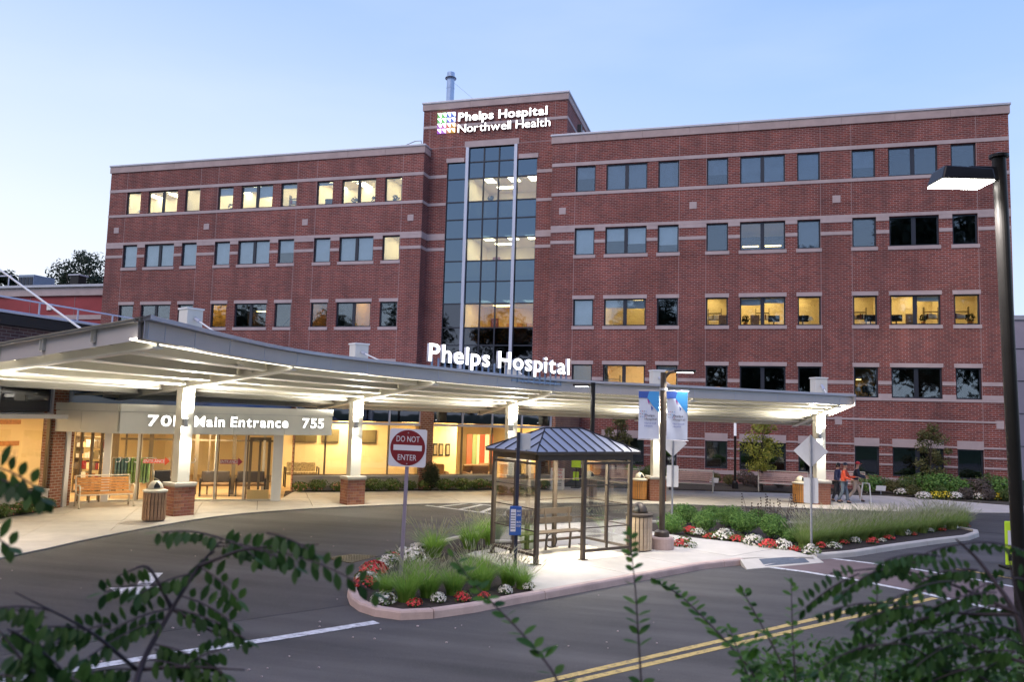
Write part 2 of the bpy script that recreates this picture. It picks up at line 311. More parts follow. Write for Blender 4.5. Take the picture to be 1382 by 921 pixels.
# clip a polygon by a half-plane, for slabs
def clip(poly,nx,ny,c):
    out=[]
    for i in range(len(poly)):
        a=poly[i];b=poly[(i+1)%len(poly)]; da=a[0]*nx+a[1]*ny-c; db=b[0]*nx+b[1]*ny-c
        if da<=0: out.append(a)
        if (da<0<db) or (db<0<da):
            t=da/(da-db); out.append((a[0]+(b[0]-a[0])*t,a[1]+(b[1]-a[1])*t))
    return out
def slabs(name,poly,ang,size,z,th,m,parent,gap=.007,org=(0,0)):
    ca,sa=math.cos(ang),math.sin(ang); L=[((p[0]-org[0])*ca+(p[1]-org[1])*sa,-(p[0]-org[0])*sa+(p[1]-org[1])*ca) for p in poly]
    x0=math.floor(min(p[0] for p in L)/size);x1=math.ceil(max(p[0] for p in L)/size);y0=math.floor(min(p[1] for p in L)/size);y1=math.ceil(max(p[1] for p in L)/size)
    for i in range(x0,x1):
        for j in range(y0,y1):
            c=L
            for nx,ny,k in ((-1,0,-(i*size+gap)),(1,0,(i+1)*size-gap),(0,-1,-(j*size+gap)),(0,1,(j+1)*size-gap)):
                c=clip(c,nx,ny,k)
                if len(c)<3: break
            if len(c)<3: continue
            ar=abs(sum(c[q][0]*c[(q+1)%len(c)][1]-c[(q+1)%len(c)][0]*c[q][1] for q in range(len(c))))/2
            if ar<.02: continue
            w=[(p[0]*ca-p[1]*sa+org[0],p[0]*sa+p[1]*ca+org[1]) for p in c]
            dz=rnd.uniform(-.003,.003); MB().prism(w,z-th,z+dz).build('paving_slab',m,parent)
sidewalk=sheet('sidewalk',plaza,.018,M['mulch'])
# concrete edge strip along the drop-off lane
kerbm=MB()
def offs(path,d):
    out=[]
    for i,p in enumerate(path):
        t=(path[min(i+1,len(path)-1)]-path[max(i-1,0)]).normalized(); out.append(Vector((p[0]-t[1]*d,p[1]+t[0]*d)))
    return out
inner=offs(curb,.45)
for i in range(len(curb)-1):
    MB().prism([tuple(curb[i]),tuple(curb[i+1]),tuple(inner[i+1]),tuple(inner[i])],-.02,.042).build('edge_strip',M['concrete'],sidewalk)
inner2=offs(curb,.457)
slabs('paving_slab',[tuple(p) for p in inner2]+[(26,45.2),(14.3,45.2),(11.4,40.3),(7.6,41.9),(6.6,42.2),(-1,39.8),(-8,38.2),(-11.2,34.6),(-17.5,29.6),(-16.4,26.75),(-21.75,23.5),(-21.4,21.8),(-20.9,21.5),(-20.4,19.6),(-19.9,16.4),(-19.6,4)],R_(33),1.83,.04,.06,M['concrete'],sidewalk)
# lane island with its kerb
isl_front=[gz(*p,z=.0).xy for p in ((468,806),(472,817),(484,826),(505,833),(540,838),(585,836),(640,828),(700,816),(770,803),(860,786),(950,769),(1005,763))]
isl_r=[gz(*p,z=.0).xy for p in ((1103,757),(1155,752),(1210,743),(1265,735),(1308,730),(1322,725),(1321,721.5))]
isl_back=[Vector(p) for p in ((6.8,29.9),(5.4,29.8),(2.5,28.9),(-1.5,27.4),(-4.4,25.2))]+[gz(*p).xy for p in ((690,717),(640,725),(596,735),(558,745),(528,755),(499,770),(479,789),(470,799))]
IS=[Vector(p) for p in isl_front+isl_r+isl_back]
def inset(poly,d):
    out=[];n=len(poly)
    for i in range(n):
        a,b,c=poly[i-1],poly[i],poly[(i+1)%n]; t=((b-a).normalized()+(c-b).normalized()).normalized(); out.append(b+Vector((-t[1],t[0]))*d)
    return out
IN=inset(IS,.17); KZ=.14
island=struct('traffic_island',MB().prism([tuple(p) for p in inset(IS,.12)],-.02,.085),M['mulch'])
run=[];n=len(IS)
nf=len(isl_front)
def kerb_run(i0,i1,pink):
    """kerb stones about 2.4 m long; the profile has a sloped face and an eased arris"""
    pts=[IS[i%n] for i in range(i0,i1+1)]; ipt=[IN[i%n] for i in range(i0,i1+1)]
    o=[];q=[]
    for i in range(len(pts)-1):
        L=(pts[i+1]-pts[i]).length; k=max(1,int(L/.45))
        for j in range(k): o.append(pts[i].lerp(pts[i+1],j/k)); q.append(ipt[i].lerp(ipt[i+1],j/k))
    o.append(pts[-1]);q.append(ipt[-1])
    st=0;acc=0
    for i in range(1,len(o)):
        acc+=(o[i]-o[i-1]).length
        if acc>2.4 or i==len(o)-1:
            v=[];f=[]
            for j in range(st,i+1):
                a=o[j].copy();b=q[j].copy()
                if j==st and st: a=a.lerp(o[j+1],.02);b=b.lerp(q[j+1],.02)
                d=(b-a); z=KZ
                v+=[(*a,-.02),(*(a+d*.08),z-.03),(*(a+d*.22),z),(*b,z),(*b,-.02)]
            for j in range(i-st):
                for k in range(4): x=j*5+k; f.append((x,x+1,x+6,x+5)); 
            f+= [(4,3,2,1,0),tuple((i-st)*5+k for k in range(5))]
            me=MB(); me.v=v; me.f=[tuple(reversed(t)) for t in f]; me.build('kerb_stone',M['concrete_pink'] if pink(j) else M['concrete'],island,smooth=False)
            st=i;acc=0
kerb_run(0,nf-1,lambda j:True); kerb_run(nf,nf+len(isl_r)-1,lambda j:False); kerb_run(nf+len(isl_r)-1,n,lambda j:False)
# concrete walk across the island: shelter pad and path down to the crossing
def g13(u,v): return tuple(gz(u,v,.13).xy)
Fi=[tuple(IN[i]) for i in range(6,nf)]
pad=[g13(722,800)]+[tuple(IN[8]),tuple(IN[9]),tuple(IN[10]),tuple(IN[nf-1])]+[g13(1098,752),g13(1060,741),g13(1000,733),g13(940,727),g13(905,722),g13(880,718),g13(870,700),(-5.2,24.4),(-6.6,22.3),g13(665,741),g13(640,745),g13(628,749),g13(660,757),g13(700,775)]
slabs('paving_slab',pad,math.atan2(IS[9][1]-IS[8][1],IS[9][0]-IS[8][0]),1.9,.131,.1,M['concrete'],island,gap=.005,org=tuple(IN[9]))
RB_=[gz(*p,z=.132) for p in ((1001,755.5),(1098,749.5))]; RF_=[gz(*p,z=.012) for p in ((1010,769),(1112,760))]
def ramp(u,w,dz): a=RF_[0].lerp(RF_[1],u); b=RB_[0].lerp(RB_[1],u); p=a.lerp(b,w); return (p.x,p.y,p.z+dz)
def rampq(u0,u1,w0,w1,t): return MB().add([ramp(u0,w0,-.1),ramp(u1,w0,-.1),ramp(u1,w1,-.1),ramp(u0,w1,-.1),ramp(u0,w0,t),ramp(u1,w0,t),ramp(u1,w1,t),ramp(u0,w1,t)],[(3,2,1,0),(4,5,6,7),(0,1,5,4),(1,2,6,5),(2,3,7,6),(3,0,4,7)])
rampq(-.02,1,0,1.0,.004).build('kerb_ramp',M['concrete'],island)
tp=rampq(.22,.82,.14,.88,.010).build('tactile_pad',mat('dark_pad',(.10,.115,.14),.8,noise=(9,.2)),island)
# asphalt of the drive (a few mm proud of the road)
# markings
def strip(name,pts,w,m,z=.006,parent=None):
    pts=[Vector(p) for p in pts]; a=offs(pts,w/2);b=offs(pts,-w/2)
    mb=MB()
    for i in range(len(pts)-1):
        k=max(1,int((pts[i+1]-pts[i]).length/1.0))
        mb.prism([tuple(a[i]),tuple(b[i]),tuple(b[i+1]),tuple(a[i+1])],z-.003,z)
    return mb.build(name,m,road)
drv=[tuple(p) for p in curb if p[1]<40]
MBd=MB().prism([tuple(p) for p in offs(curb,-.005)][2:-6]+[(12,33.5),(9.6,29.5)]+[tuple(p) for p in isl_back]+[tuple(p) for p in isl_front[:2]]+[(-9.8,8.2),(-12,4)],-.02,.004)
MBd.build('drive_surface',M['asphalt2'],road)
def vsub(a,b): return Vector(a).xy-Vector(b).xy
for a,b in (((735,921),(1248,802)),((775,921),(1262,808))):
    P=gz(*a).xy;Q=gz(*b).xy; d=(Q-P).normalized(); strip('yellow_line',[P-d*6,Q],.12,M['lineY'])
wl=[gz(508,841).xy,gz(380,862).xy,gz(220,886).xy,gz(60,912).xy]; d=(wl[-1]-wl[-2]).normalized(); strip('white_line',wl+[wl[-1]+d*8],.20,M['lineW'],z=.010)
# crossing
far=[(1112,753.5),(1166,760),(1240,770),(1315,783),(1363,792),(1420,803)]; near=[(1030,765.5),(1088,773),(1150,783),(1237,800),(1265,806),(1367,829),(1430,842)]
fx=[gz(*p).xy for p in far]; nx_=[gz(*p).xy for p in near]; fx.append(fx[-1]+(fx[-1]-fx[-2]).normalized()*5); nx_.append(nx_[-1]+(nx_[-1]-nx_[-2]).normalized()*5)
MB().prism([tuple(p) for p in fx]+[tuple(p) for p in reversed(nx_)],-.01,.005).build('brick_crossing',M['paver'],road)
strip('crossing_line',fx,.14,M['lineW'],z=.0098); strip('crossing_line',nx_,.17,M['lineW'],z=.0098)
hy=[gz(*p).xy for p in ((1290,769),(1345,778),(1400,789))]; strip('yellow_line',hy,.11,M['lineY'],z=.013)
# hatched bay by the kerb
hb=[gz(570,682).xy,gz(625,679).xy,gz(700,679).xy]; 
A0=gz(575,683).xy;A1=gz(700,699).xy;B0=gz(632,680).xy;B1=gz(712,688).xy
strip('white_line',[A0,A1],.17,M['lineW'],z=.012); strip('white_line',[B0,B1],.16,M['lineW'],z=.012)
for i in range(4):
    t=(i+.6)/4.2; strip('white_line',[A0.lerp(A1,t),B0.lerp(B1,max(0,t-.12))],.17,M['lineW'],z=.016)
# lane arrow (stem and head)
MB().prism([tuple(gz(*p).xy) for p in ((184,791),(197,774.5),(220,774.5),(201,792))],.003,.011).build('arrow_marking',M['lineW'],road)
MB().prism([tuple(gz(*p).xy) for p in ((148,795),(219,792.6),(170,809.5))],.003,.014).build('arrow_marking',M['lineW'],road)
# iron grate in the drive: frame with bars
gr=thing('drain_grate','square iron storm drain grate set in the asphalt by the island tip','drain',(0,0,0))
gc=[gz(*p).xy for p in ((440,755),(474,749.5),(510,751.5),(473,761))]
MB().prism([tuple(p) for p in gc],-.005,.0075).build('grate_pit',M['black'],gr)
for i in range(11):
    t=i/10
    for a,b,c,e in ((gc[0],gc[1],gc[3],gc[2]),(gc[0],gc[3],gc[1],gc[2])):
        p=a.lerp(b,t);q=c.lerp(e,t); d=(q-p).normalized(); nn=Vector((-d[1],d[0]))*.014
        MB().prism([tuple(p-nn),tuple(q-nn),tuple(q+nn),tuple(p+nn)],.0,.014 if b is gc[1] else .017).build('grate_bar',M['pole_dk'],gr)
# planting beds against the buildings
sheet('planting_bed',[(-21.0,4),(-19.6,4),(-19.9,16.4),(-20.4,19.6),(-21,20.5)],.05,M['soil'])
sheet('planting_bed',[(-17.3,29.55),(-16.2,29.8),(-14.6,31.4),(-11.9,33.6),(-8.4,36.1),(-9.0,37.2),(-17.6,29.9)],.05,M['soil'])
bed=sheet('planting_bed',[(-8.4,38.6),(-1,40.4),(6.6,42.6),(7.6,42.2),(11.2,40.6),(16,41.2),(24,44.0),(24,45.4),(-9,45.4)],.055,M['soil'])
# grassy bank the camera stands on
bk=MB(); nx,ny=40,14
for j in range(ny):
    for i in range(nx):
        x=-30+60*i/(nx-1); y=-14+j*1.75; # falls away to the road
        z=max(-.2,1.75-max(0,(y+1))*.27)+.10*math.sin(x*1.3+y)+.05*math.sin(x*3.1); bk.v.append((x,y,z if y<7 else min(z,-.2)))
for j in range(ny-1):
    for i in range(nx-1): a=j*nx+i; bk.f.append((a,a+1,a+nx+1,a+nx))
struct('bank',bk,M['lawn'],smooth=True)
# loose grit and stone specks on the asphalt
gm=MB()
for i in range(90):
    u=rnd.uniform(0,900);v=rnd.uniform(700,915); p=gz(u,v,0); s=rnd.uniform(.004,.013)*(1.8 if rnd.random()<.06 else 1)
    gm.box(p.x-s,p.x+s*rnd.uniform(.5,1.4),p.y-s,p.y+s,.002,.010+s*.4)
g_=gm.build('gravel',M['stone'],None,kind='stuff')
# ================================================================ HOSPITAL
Y0=45.5
hosp=thing('hospital_building','five storey red brick hospital with pale stone bands and a glazed stair tower','building',(0,0,0))
WB=[-41.25,-33.87,-26.47]; RB=[-9.46,-1.98,5.57]
UN=[(0,1.17,1),(1.80,4.17,2),(4.79,5.96,1)]       # single, double, single window in each bay
ROWS={5:(16.50,18.06),4:(12.74,14.32),3:(8.58,10.15),2:(4.79,6.38),1:(.79,2.28)}
def facade(x0,x1,z0,z1,holes,y,depth=.22,m='brick',name='brick_wall'):
    """brick face with true openings and reveals"""
    xs=sorted({x0,x1,*[h[0] for h in holes],*[h[1] for h in holes]}); zs=sorted({z0,z1,*[h[2] for h in holes],*[h[3] for h in holes]})
    mb=MB()
    def inh(x,z): return any(h[0]<x<h[1] and h[2]<z<h[3] for h in holes)
    for j in range(len(zs)-1):
        i=0
        while i<len(xs)-1:
            if inh((xs[i]+xs[i+1])/2,(zs[j]+zs[j+1])/2): i+=1; continue
            k=i
            while k<len(xs)-1 and not inh((xs[k]+xs[k+1])/2,(zs[j]+zs[j+1])/2): k+=1
            mb.add([(xs[i],y,zs[j]),(xs[k],y,zs[j]),(xs[k],y,zs[j+1]),(xs[i],y,zs[j+1])],[(0,1,2,3)]); i=k
    for a,b,c,d in holes:
        mb.add([(a,y,c),(b,y,c),(b,y,d),(a,y,d),(a,y+depth,c),(b,y+depth,c),(b,y+depth,d),(a,y+depth,d)],[(0,4,5,1),(1,5,6,2),(2,6,7,3),(3,7,4,0)])
    return mb.build(name,M[m],hosp)
holesR=[];holesL=[]
for b in RB:
    for r,(c,d) in ROWS.items():
        for s in UN: holesR.append((b+s[0],b+s[1],c,d,r,s[2]))
for b in WB:
    for r,(c,d) in ROWS.items():
        if r>=2:
            for s in UN: holesL.append((b+s[0],b+s[1],c,d,r,s[2]))
facade(-10.9,13.05,-.1,19.55,[h[:4] for h in holesR],Y0)
facade(-42.7,-19.1,-.1,19.55,[h[:4] for h in holesL],Y0)
# flanks, back and roof of the wings
MB().box(-42.7,-19.1,Y0+6,Y0+14,-.1,19.5).build('wing_body',M['brick'],hosp)
MB().box(-10.9,13.05,Y0+6,Y0+14,-.1,19.5).build('wing_body',M['brick'],hosp)
for x,t in ((-42.7,1),(-19.1,-1),(-10.9,1),(13.05,-1)):
    MB().box(min(x,x+.3*t),max(x,x+.3*t),Y0+.0015,Y0+6,-.1,19.5).build('return_wall',M['brick'],hosp)
MB().box(-42.4,-19.4,Y0+.3,Y0+6,19.2,19.45).build('roof_slab',M['cap'],hosp); MB().box(-10.6,12.75,Y0+.3,Y0+6,19.2,19.45).build('roof_slab',M['cap'],hosp)
# cornices: stone course and metal cap, with butt joints
def cornice(x0,x1,y0,y1,z0,z1):
    p=.07
    L=x1-x0;k=max(1,int(L/2.4))
    for i in range(k):
        MB().box(x0-(p if i==0 else 0)+L*i/k+.006*(i>0),x0+(p if i==k-1 else 0)+L*(i+1)/k-.006*(i<k-1),y0-p,y0+.25,z0,z1-.121).build('cornice_stone',M['stone_dk'],hosp)
    MB().box(x0-p,x0+.2,y0+.25,y1,z0,z1-.16).build('cornice_return',M['stone_dk'],hosp)
    MB().box(x1-.2,x1+p,y0+.25,y1,z0,z1-.16).build('cornice_return',M['stone_dk'],hosp)
    MB().box(x0-p-.05,x1+p+.05,y0-p-.05,y1,z1-.12,z1).build('roof_cap',M['cap'],hosp,bevel=.02)
cornice(-42.7,-19.1,Y0,Y0+6,19.5,20.05)
cornice(-10.9,13.05,Y0,Y0+6,19.5,20.05)
# stone bands; each stone is its own block about 1.2 m long
def band(x0,x1,y,z0,z1,proud=.03,m='stone',back=.05,seg=2.5,skip=(),name='band_stone'):
    cuts=[(x0,x1)]
    for a,b in sorted(skip):
        new=[]
        for p,q in cuts:
            if b<=p or a>=q: new.append((p,q)); continue
            if a>p: new.append((p,a))
            if b<q: new.append((b,q))
        cuts=new
    for p,q in cuts:
        k=max(1,round((q-p)/seg))
        for i in range(k):
            MB().box(p+(q-p)*i/k+(.004 if i else 0),p+(q-p)*(i+1)/k-(.004 if i<k-1 else 0),y-proud,y+back,z0,z1).build(name,M[m],hosp)
for x0,x1,bays in ((-42.7,-19.1,WB),(-10.9,13.05,RB)):
    sk=[(b+s[0],b+s[1]) for b in bays for s in UN]
    band(x0,x1,Y0,18.08,18.28); band(x0,x1,Y0,16.31,16.49)
    band(x0,x1,Y0,14.34,14.52); band(x0,x1,Y0,14.12,14.335,proud=.028,skip=sk)
    band(x0,x1,Y0,13.44,13.63,skip=sk)
    if x0>-20:
        band(x0,x1,Y0,5.47,5.66,skip=sk); band(x0,x1,Y0,4.65,5.0,skip=sk); band(x0,x1,Y0,4.645,4.79,proud=.034,skip=[(p,q) for p,q in zip([x0]+[s[1] for s in sk],[s[0] for s in sk]+[x1])])
        band(-3.2,12.3,Y0,3.62,3.72,seg=1.9); 
        for z in (2.33,1.84,1.34): band(x0,x1,Y0,z,z+.09,skip=sk,seg=4)
        band(x0,x1,Y0,.50,.72,seg=1.9)
    for b in bays:
        for r in (4,3,2):
            for s in UN:
                a,c=b+s[0],b+s[1]
                if r!=2: MB().box(a-.07,c+.07,Y0-.045,Y0+.2,ROWS[r][0]-.19,ROWS[r][0]).build('window_sill',M['stone'],hosp)
                if r!=4: MB().box(a-.06,c+.06,Y0-.03,Y0+.1,ROWS[r][1],ROWS[r][1]+.21).build('window_lintel',M['stone'],hosp)
    if x0>-20:
        for b in bays:
            for s in UN: MB().box(b+s[0]-.01,b+s[1]+.01,Y0-.045,Y0+.1,2.28,2.70).build('window_lintel',M['stone'],hosp)
    # movement joints
    for b in bays:
        for jx in (b-.02,b+5.98): MB().box(jx-.013,jx+.013,Y0-.006,Y0+.03,0,19.5).build('movement_joint',M['joint'],hosp)
for x in (-41.92,-34.62,-27.2,-19.85): MB().box(x-.2,x+.2,Y0-.025,Y0+.05,15.2,15.6).build('stone_square',M['stone'],hosp)
for x in (-10.22,-2.72,4.8): MB().box(x-.2,x+.2,Y0-.025,Y0+.05,15.2,15.6).build('stone_square',M['stone'],hosp)
for x in (4.8,12.3): MB().box(x-.17,x+.17,Y0-.025,Y0+.05,3.35,3.75).build('stone_square',M['stone'],hosp)
# windows
LIT={}
def setlit(side,bay,row,codes): LIT[(side,bay,row)]=codes
# code per pane (4 panes a bay): L lit bright, Y lit warm, B pale blind, G grey blind, D dark, H half lit, O small glow
for b in (0,1,2): setlit('L',b,5,'LLLL')
setlit('L',1,5,'LLBL'); setlit('L',0,4,'BBBB'); setlit('L',1,4,'BBBB'); setlit('L',2,4,'BBBL')
setlit('L',0,3,'DDDD'); setlit('L',1,3,'YDDH'); setlit('L',2,3,'HDYD')
for b in (0,1,2): setlit('L',b,2,'DDDD'); setlit('R',b,5,'GGGG'); setlit('R',b,1,'DDDD')
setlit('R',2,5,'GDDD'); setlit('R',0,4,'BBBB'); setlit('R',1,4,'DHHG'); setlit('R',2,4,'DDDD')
setlit('R',0,3,'BYBD'); setlit('R',0,3,'BYYD'); setlit('R',1,3,'YYYY'); setlit('R',2,3,'YYYY')
setlit('R',0,2,'HYYY'); setlit('R',1,2,'ODDD'); setlit('R',2,2,'HODD')
_wcache={}
def fmesh(w,h,dbl):
    k=(round(w,2),round(h,2),dbl)
    if k not in _wcache:
        f=MB();t=.075
        f.box(0,w,0,.09,0,t);f.box(0,w,0,.09,h-t,h);f.box(0,t,.001,.089,t,h-t);f.box(w-t,w,.001,.089,t,h-t)
        if dbl: f.box(w/2-.10,w/2+.10,-.004,.088,t,h-t)
        _wcache[k]=f.mesh('window_frame',M['frame'])
    return _wcache[k]
_pc={}
def pmesh(w,h,g):
    k=(round(w,2),round(h,2),g)
    if k not in _pc: _pc[k]=MB().box(0,w,0,.012,0,h).mesh('pane',M[g])
    return _pc[k]
rooms=[]
for side,bays,holes in (('L',WB,holesL),('R',RB,holesR)):
    for bi,b in enumerate(bays):
        for r,(c,d) in ROWS.items():
            if side=='L' and r==1: continue
            codes=LIT[(side,bi,r)]; pi=0
            for s in UN:
                w=s[1]-s[0]; h=d-c
                win=link('window',fmesh(w,h,s[2]==2),hosp,loc=(b+s[0],Y0+.10,c))
                for k in range(s[2]):
                    code=codes[pi];pi+=1
                    pw=(w-.15) if s[2]==1 else (w/2-.175); px_=.075 if k==0 else w/2+.10
                    gname={'B':'glass','G':'glass','L':'glass','Y':'glass','H':'glass','O':'glass','D':'glass'}[code]
                    p=link('pane',pmesh(pw,h-.15,gname),win,loc=(px_,.04,.075))
                    x0=b+s[0]+px_
                    if code in 'LY' and rnd.random()<.3:
                        zt_=d-.08; dz_=rnd.uniform(.15,.5); MB().box(x0-.02-(b+s[0]),x0+pw+.02-(b+s[0]),.10,.112,zt_-dz_-c,zt_-c).build('roller_blind',M['blind'],win)
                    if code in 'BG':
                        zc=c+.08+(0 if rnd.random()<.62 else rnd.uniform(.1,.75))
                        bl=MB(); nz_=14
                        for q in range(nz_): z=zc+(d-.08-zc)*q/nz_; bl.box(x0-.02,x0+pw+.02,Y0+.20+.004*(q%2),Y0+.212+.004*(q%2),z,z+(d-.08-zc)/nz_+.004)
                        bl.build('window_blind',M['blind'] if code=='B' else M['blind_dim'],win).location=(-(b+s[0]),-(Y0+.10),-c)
                    rooms.append((side,bi,r,x0,x0+pw,c,d,code))
# rooms behind the windows: real boxes; lit ones have ceiling panels
def room(x0,x1,z0,z1,y0,dep,lit,wallm='room'):
    """open towards the facade"""
    if lit:
        for nm,mb,mm in (('room_floor',MB().box(x0,x1,y0,y0+dep,z0-.05,z0),'room_floor'),('room_ceiling',MB().box(x0,x1,y0,y0+dep,z1,z1+.05),'room_ceil'),
            ('room_wall',MB().box(x0-.05,x0,y0,y0+dep,z0,z1),wallm),('room_wall',MB().box(x1,x1+.05,y0,y0+dep,z0,z1),wallm),('room_wall',MB().box(x0,x1,y0+dep,y0+dep+.05,z0,z1),wallm)):
            mb.build(nm,M[mm],hosp)
    else:
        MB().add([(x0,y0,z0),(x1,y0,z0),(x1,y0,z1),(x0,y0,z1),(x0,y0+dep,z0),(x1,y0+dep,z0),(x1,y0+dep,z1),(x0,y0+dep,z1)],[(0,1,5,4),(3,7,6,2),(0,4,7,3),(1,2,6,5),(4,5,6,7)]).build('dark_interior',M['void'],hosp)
def panel(x,y,z,w,l,m): 
    f=MB().box(x-w/2-.04,x+w/2+.04,y-l/2-.04,y+l/2+.04,z-.03,z-.002).build('light_frame',M['white'],hosp); MB().box(x-w/2,x+w/2,y-l/2,y+l/2,z-.045,z-.031).build('ceiling_light',M[m],hosp)
M['room_y']=mat('room_wall_yellow',(.72,.50,.20),.85,noise=(.8,.08)); M['room_o']=mat('room_wall_peach',(.85,.56,.32),.85)
yb=Y0+.235
# row 5 left wing: bright
for b in WB:
    room(b-.6,b+6.6,15.6,18.5,yb,3.0,True)
    for k in range(4):
        for j in range(2): panel(b+.2+1.75*k+rnd.uniform(-.1,.1),yb+.9+1.5*j,18.5,.6,1.1,'panel_w')
    MB().box(b+4.3,b+4.38,yb+.4,yb+2.95,15.61,18.49).build('room_partition',M['room'],hosp)
b=WB[2]; room(b+4.4,b+6.6,11.85,14.72,yb,3.4,True); panel(b+5.5,yb+1.2,14.72,.6,1.2,'panel_w'); panel(b+5.4,yb+2.6,14.72,.6,1.0,'panel_w')
for b,e in ((WB[0],6.6),(WB[1],6.6),(WB[2],4.2)): room(b-.6,b+e,11.85,14.7,yb+.1,2,False)
# row 3 left
room(WB[0]-.6,WB[0]+6.6,7.7,10.55,yb,3,False)
room(WB[1]-.6,WB[1]+1.5,7.7,10.55,yb,1.6,True,'room_y'); panel(WB[1]+.2,yb+.9,10.55,.6,.8,'panel_y')
room(WB[1]+1.55,WB[1]+4.45,7.7,10.55,yb,3.6,True,'brick_dark'); panel(WB[1]+2.2,yb+2.4,10.0,.8,.3,'panel_y'); room(WB[1]+4.5,WB[1]+6.6,7.7,10.55,yb,3.2,True,'room_o'); panel(WB[1]+5.6,yb+1.6,10.55,.3,.5,'panel_y')
room(WB[2]-.6,WB[2]+1.5,7.7,10.55,yb,3.2,True,'room_o'); panel(WB[2]+.5,yb+1.6,10.55,.3,.5,'panel_y')
room(WB[2]+1.55,WB[2]+2.9,7.7,10.55,yb,3,False); room(WB[2]+2.96,WB[2]+4.4,7.7,10.55,yb,2.2,True,'room_y'); panel(WB[2]+3.6,yb+1.1,10.55,.6,.9,'panel_y')
room(WB[2]+4.5,WB[2]+6.6,7.7,10.55,yb,3,False)
for b in WB: room(b-.6,b+6.6,3.9,6.8,yb,3,False)
# right wing
for b in RB: room(b-.6,b+6.6,15.6,18.5,yb+.1,2.5,False)
room(RB[0]-.6,RB[0]+6.6,11.85,14.7,yb+.1,2.5,False)
room(RB[1]-.6,RB[1]+1.5,11.85,14.7,yb,3,False); room(RB[1]+1.55,RB[1]+4.45,11.85,14.75,yb,5.5,True,'brick_dark'); panel(RB[1]+2.4,yb+4.6,14.0,.9,.3,'panel_y'); panel(RB[1]+3.7,yb+4.6,14.0,.9,.3,'panel_y')
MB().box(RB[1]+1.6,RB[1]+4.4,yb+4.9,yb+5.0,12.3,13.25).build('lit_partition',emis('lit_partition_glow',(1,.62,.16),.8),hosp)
room(RB[1]+4.5,RB[1]+6.6,11.85,14.7,yb,3,False); room(RB[2]-.6,RB[2]+6.6,11.85,14.7,yb,3,False)
# row 3 right
room(RB[0]-.6,RB[0]+1.5,7.7,10.5,yb+.1,2,False); room(RB[0]+1.55,RB[0]+4.45,7.7,10.6,yb,4.2,True,'room'); panel(RB[0]+2.4,yb+1.6,10.6,.8,1.2,'panel_y'); panel(RB[0]+3.3,yb+3.2,10.6,.6,1.0,'panel_y')
room(RB[0]+4.5,RB[0]+6.6,7.7,10.5,yb,3,False)
for b in RB[1:]:
    room(b-.6,b+6.6,7.7,10.62,yb,3.3,True,'room')
    for k in range(4): panel(b+.7+1.6*k,yb+1.0,10.62,.62,1.25,'panel_y'); panel(b+.2+1.6*k,yb+2.6,10.62,.62,.9,'panel_y')
    for x in (b+1.47,b+4.48): MB().box(x,x+.08,yb+.3,yb+3.25,7.71,10.61).build('room_partition',M['room'],hosp)
# row 2 right
room(RB[0]-.6,RB[0]+1.5,3.9,6.8,yb,3.0,True,'room_y'); panel(RB[0]+.6,yb+2.2,6.8,.2,.4,'panel_y')
room(RB[0]+1.55,RB[0]+6.6,3.9,6.85,yb,3.2,True,'room_o'); [panel(RB[0]+2.2+k*1.1,yb+1.5,6.85,.6,1.3,'panel_w') for k in range(4)]
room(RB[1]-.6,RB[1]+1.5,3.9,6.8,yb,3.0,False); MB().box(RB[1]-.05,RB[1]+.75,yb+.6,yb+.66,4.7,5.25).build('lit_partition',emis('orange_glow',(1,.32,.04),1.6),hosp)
room(RB[1]+1.55,RB[1]+6.6,3.9,6.8,yb,3,False)
room(RB[2]-.6,RB[2]+1.5,3.9,6.8,yb,3.2,True,'room_y'); panel(RB[2]+.6,yb+2.7,5.9,.25,.2,'panel_y')
room(RB[2]+1.55,RB[2]+4.45,3.9,6.8,yb,3.2,True,'brick_dark'); panel(RB[2]+2.0,yb+2.7,5.7,.3,.2,'panel_y'); room(RB[2]+4.5,RB[2]+6.6,3.9,6.8,yb,3,False)
for b in RB: room(b-.6,b+6.6,.1,2.9,yb,3,False)
# ---------------------------------------------------------------- stair tower
YT=Y0+.9; TX0,TX1,TZ=-19.6,-10.25,23.06
CWL,CW1,CW2,CW3,CW4,CWR=-17.89,-16.66,-16.47,-13.52,-13.33,-12.06
facade(TX0,TX1,-.1,22.6,[(CWL,CW1,2.0,19.04),(CW1,CW4,2.0,19.96),(CW4,CWR,2.0,19.04)],YT,depth=.3,name='tower_wall')
MB().box(TX0,TX0+.3,YT+.0015,YT+10,-.1,22.6).build('tower_return',M['brick'],hosp); MB().box(TX1-.3,TX1,YT+.0015,YT+10,-.1,22.6).build('tower_return',M['brick'],hosp); MB().box(TX0,TX1,YT+10,YT+10.3,-.1,22.6).build('tower_return',M['brick'],hosp)
MB().box(TX0+.3,TX1-.3,YT+.3,YT+10,22.3,22.5).build('roof_slab',M['cap'],hosp)
cornice(TX0,TX1,YT,YT+10.3,22.55,23.08)
band(TX0,TX1,YT,21.35,21.52)
MB().box(TX1-.02,TX1+.03,YT,YT+10,21.35,21.52).build('band_stone',M['stone'],hosp)
for z0,z1 in ((18.08,18.28),(16.31,16.49),(14.12,14.52),(13.44,13.63)): band(TX0,CWL,YT,z0,z1); band(CWR,TX1,YT,z0,z1)
MB().box(TX0,CWL+1.2,YT-.008,YT+.02,20.03,20.06).build('movement_joint',M['joint'],hosp); MB().box(CW4-.2,TX1,YT-.008,YT+.02,20.03,20.06).build('movement_joint',M['joint'],hosp)
MB().box(CW1-.1,CW4+.1,YT-.05,YT+.2,19.96,20.34).build('window_lintel',M['stone'],hosp)
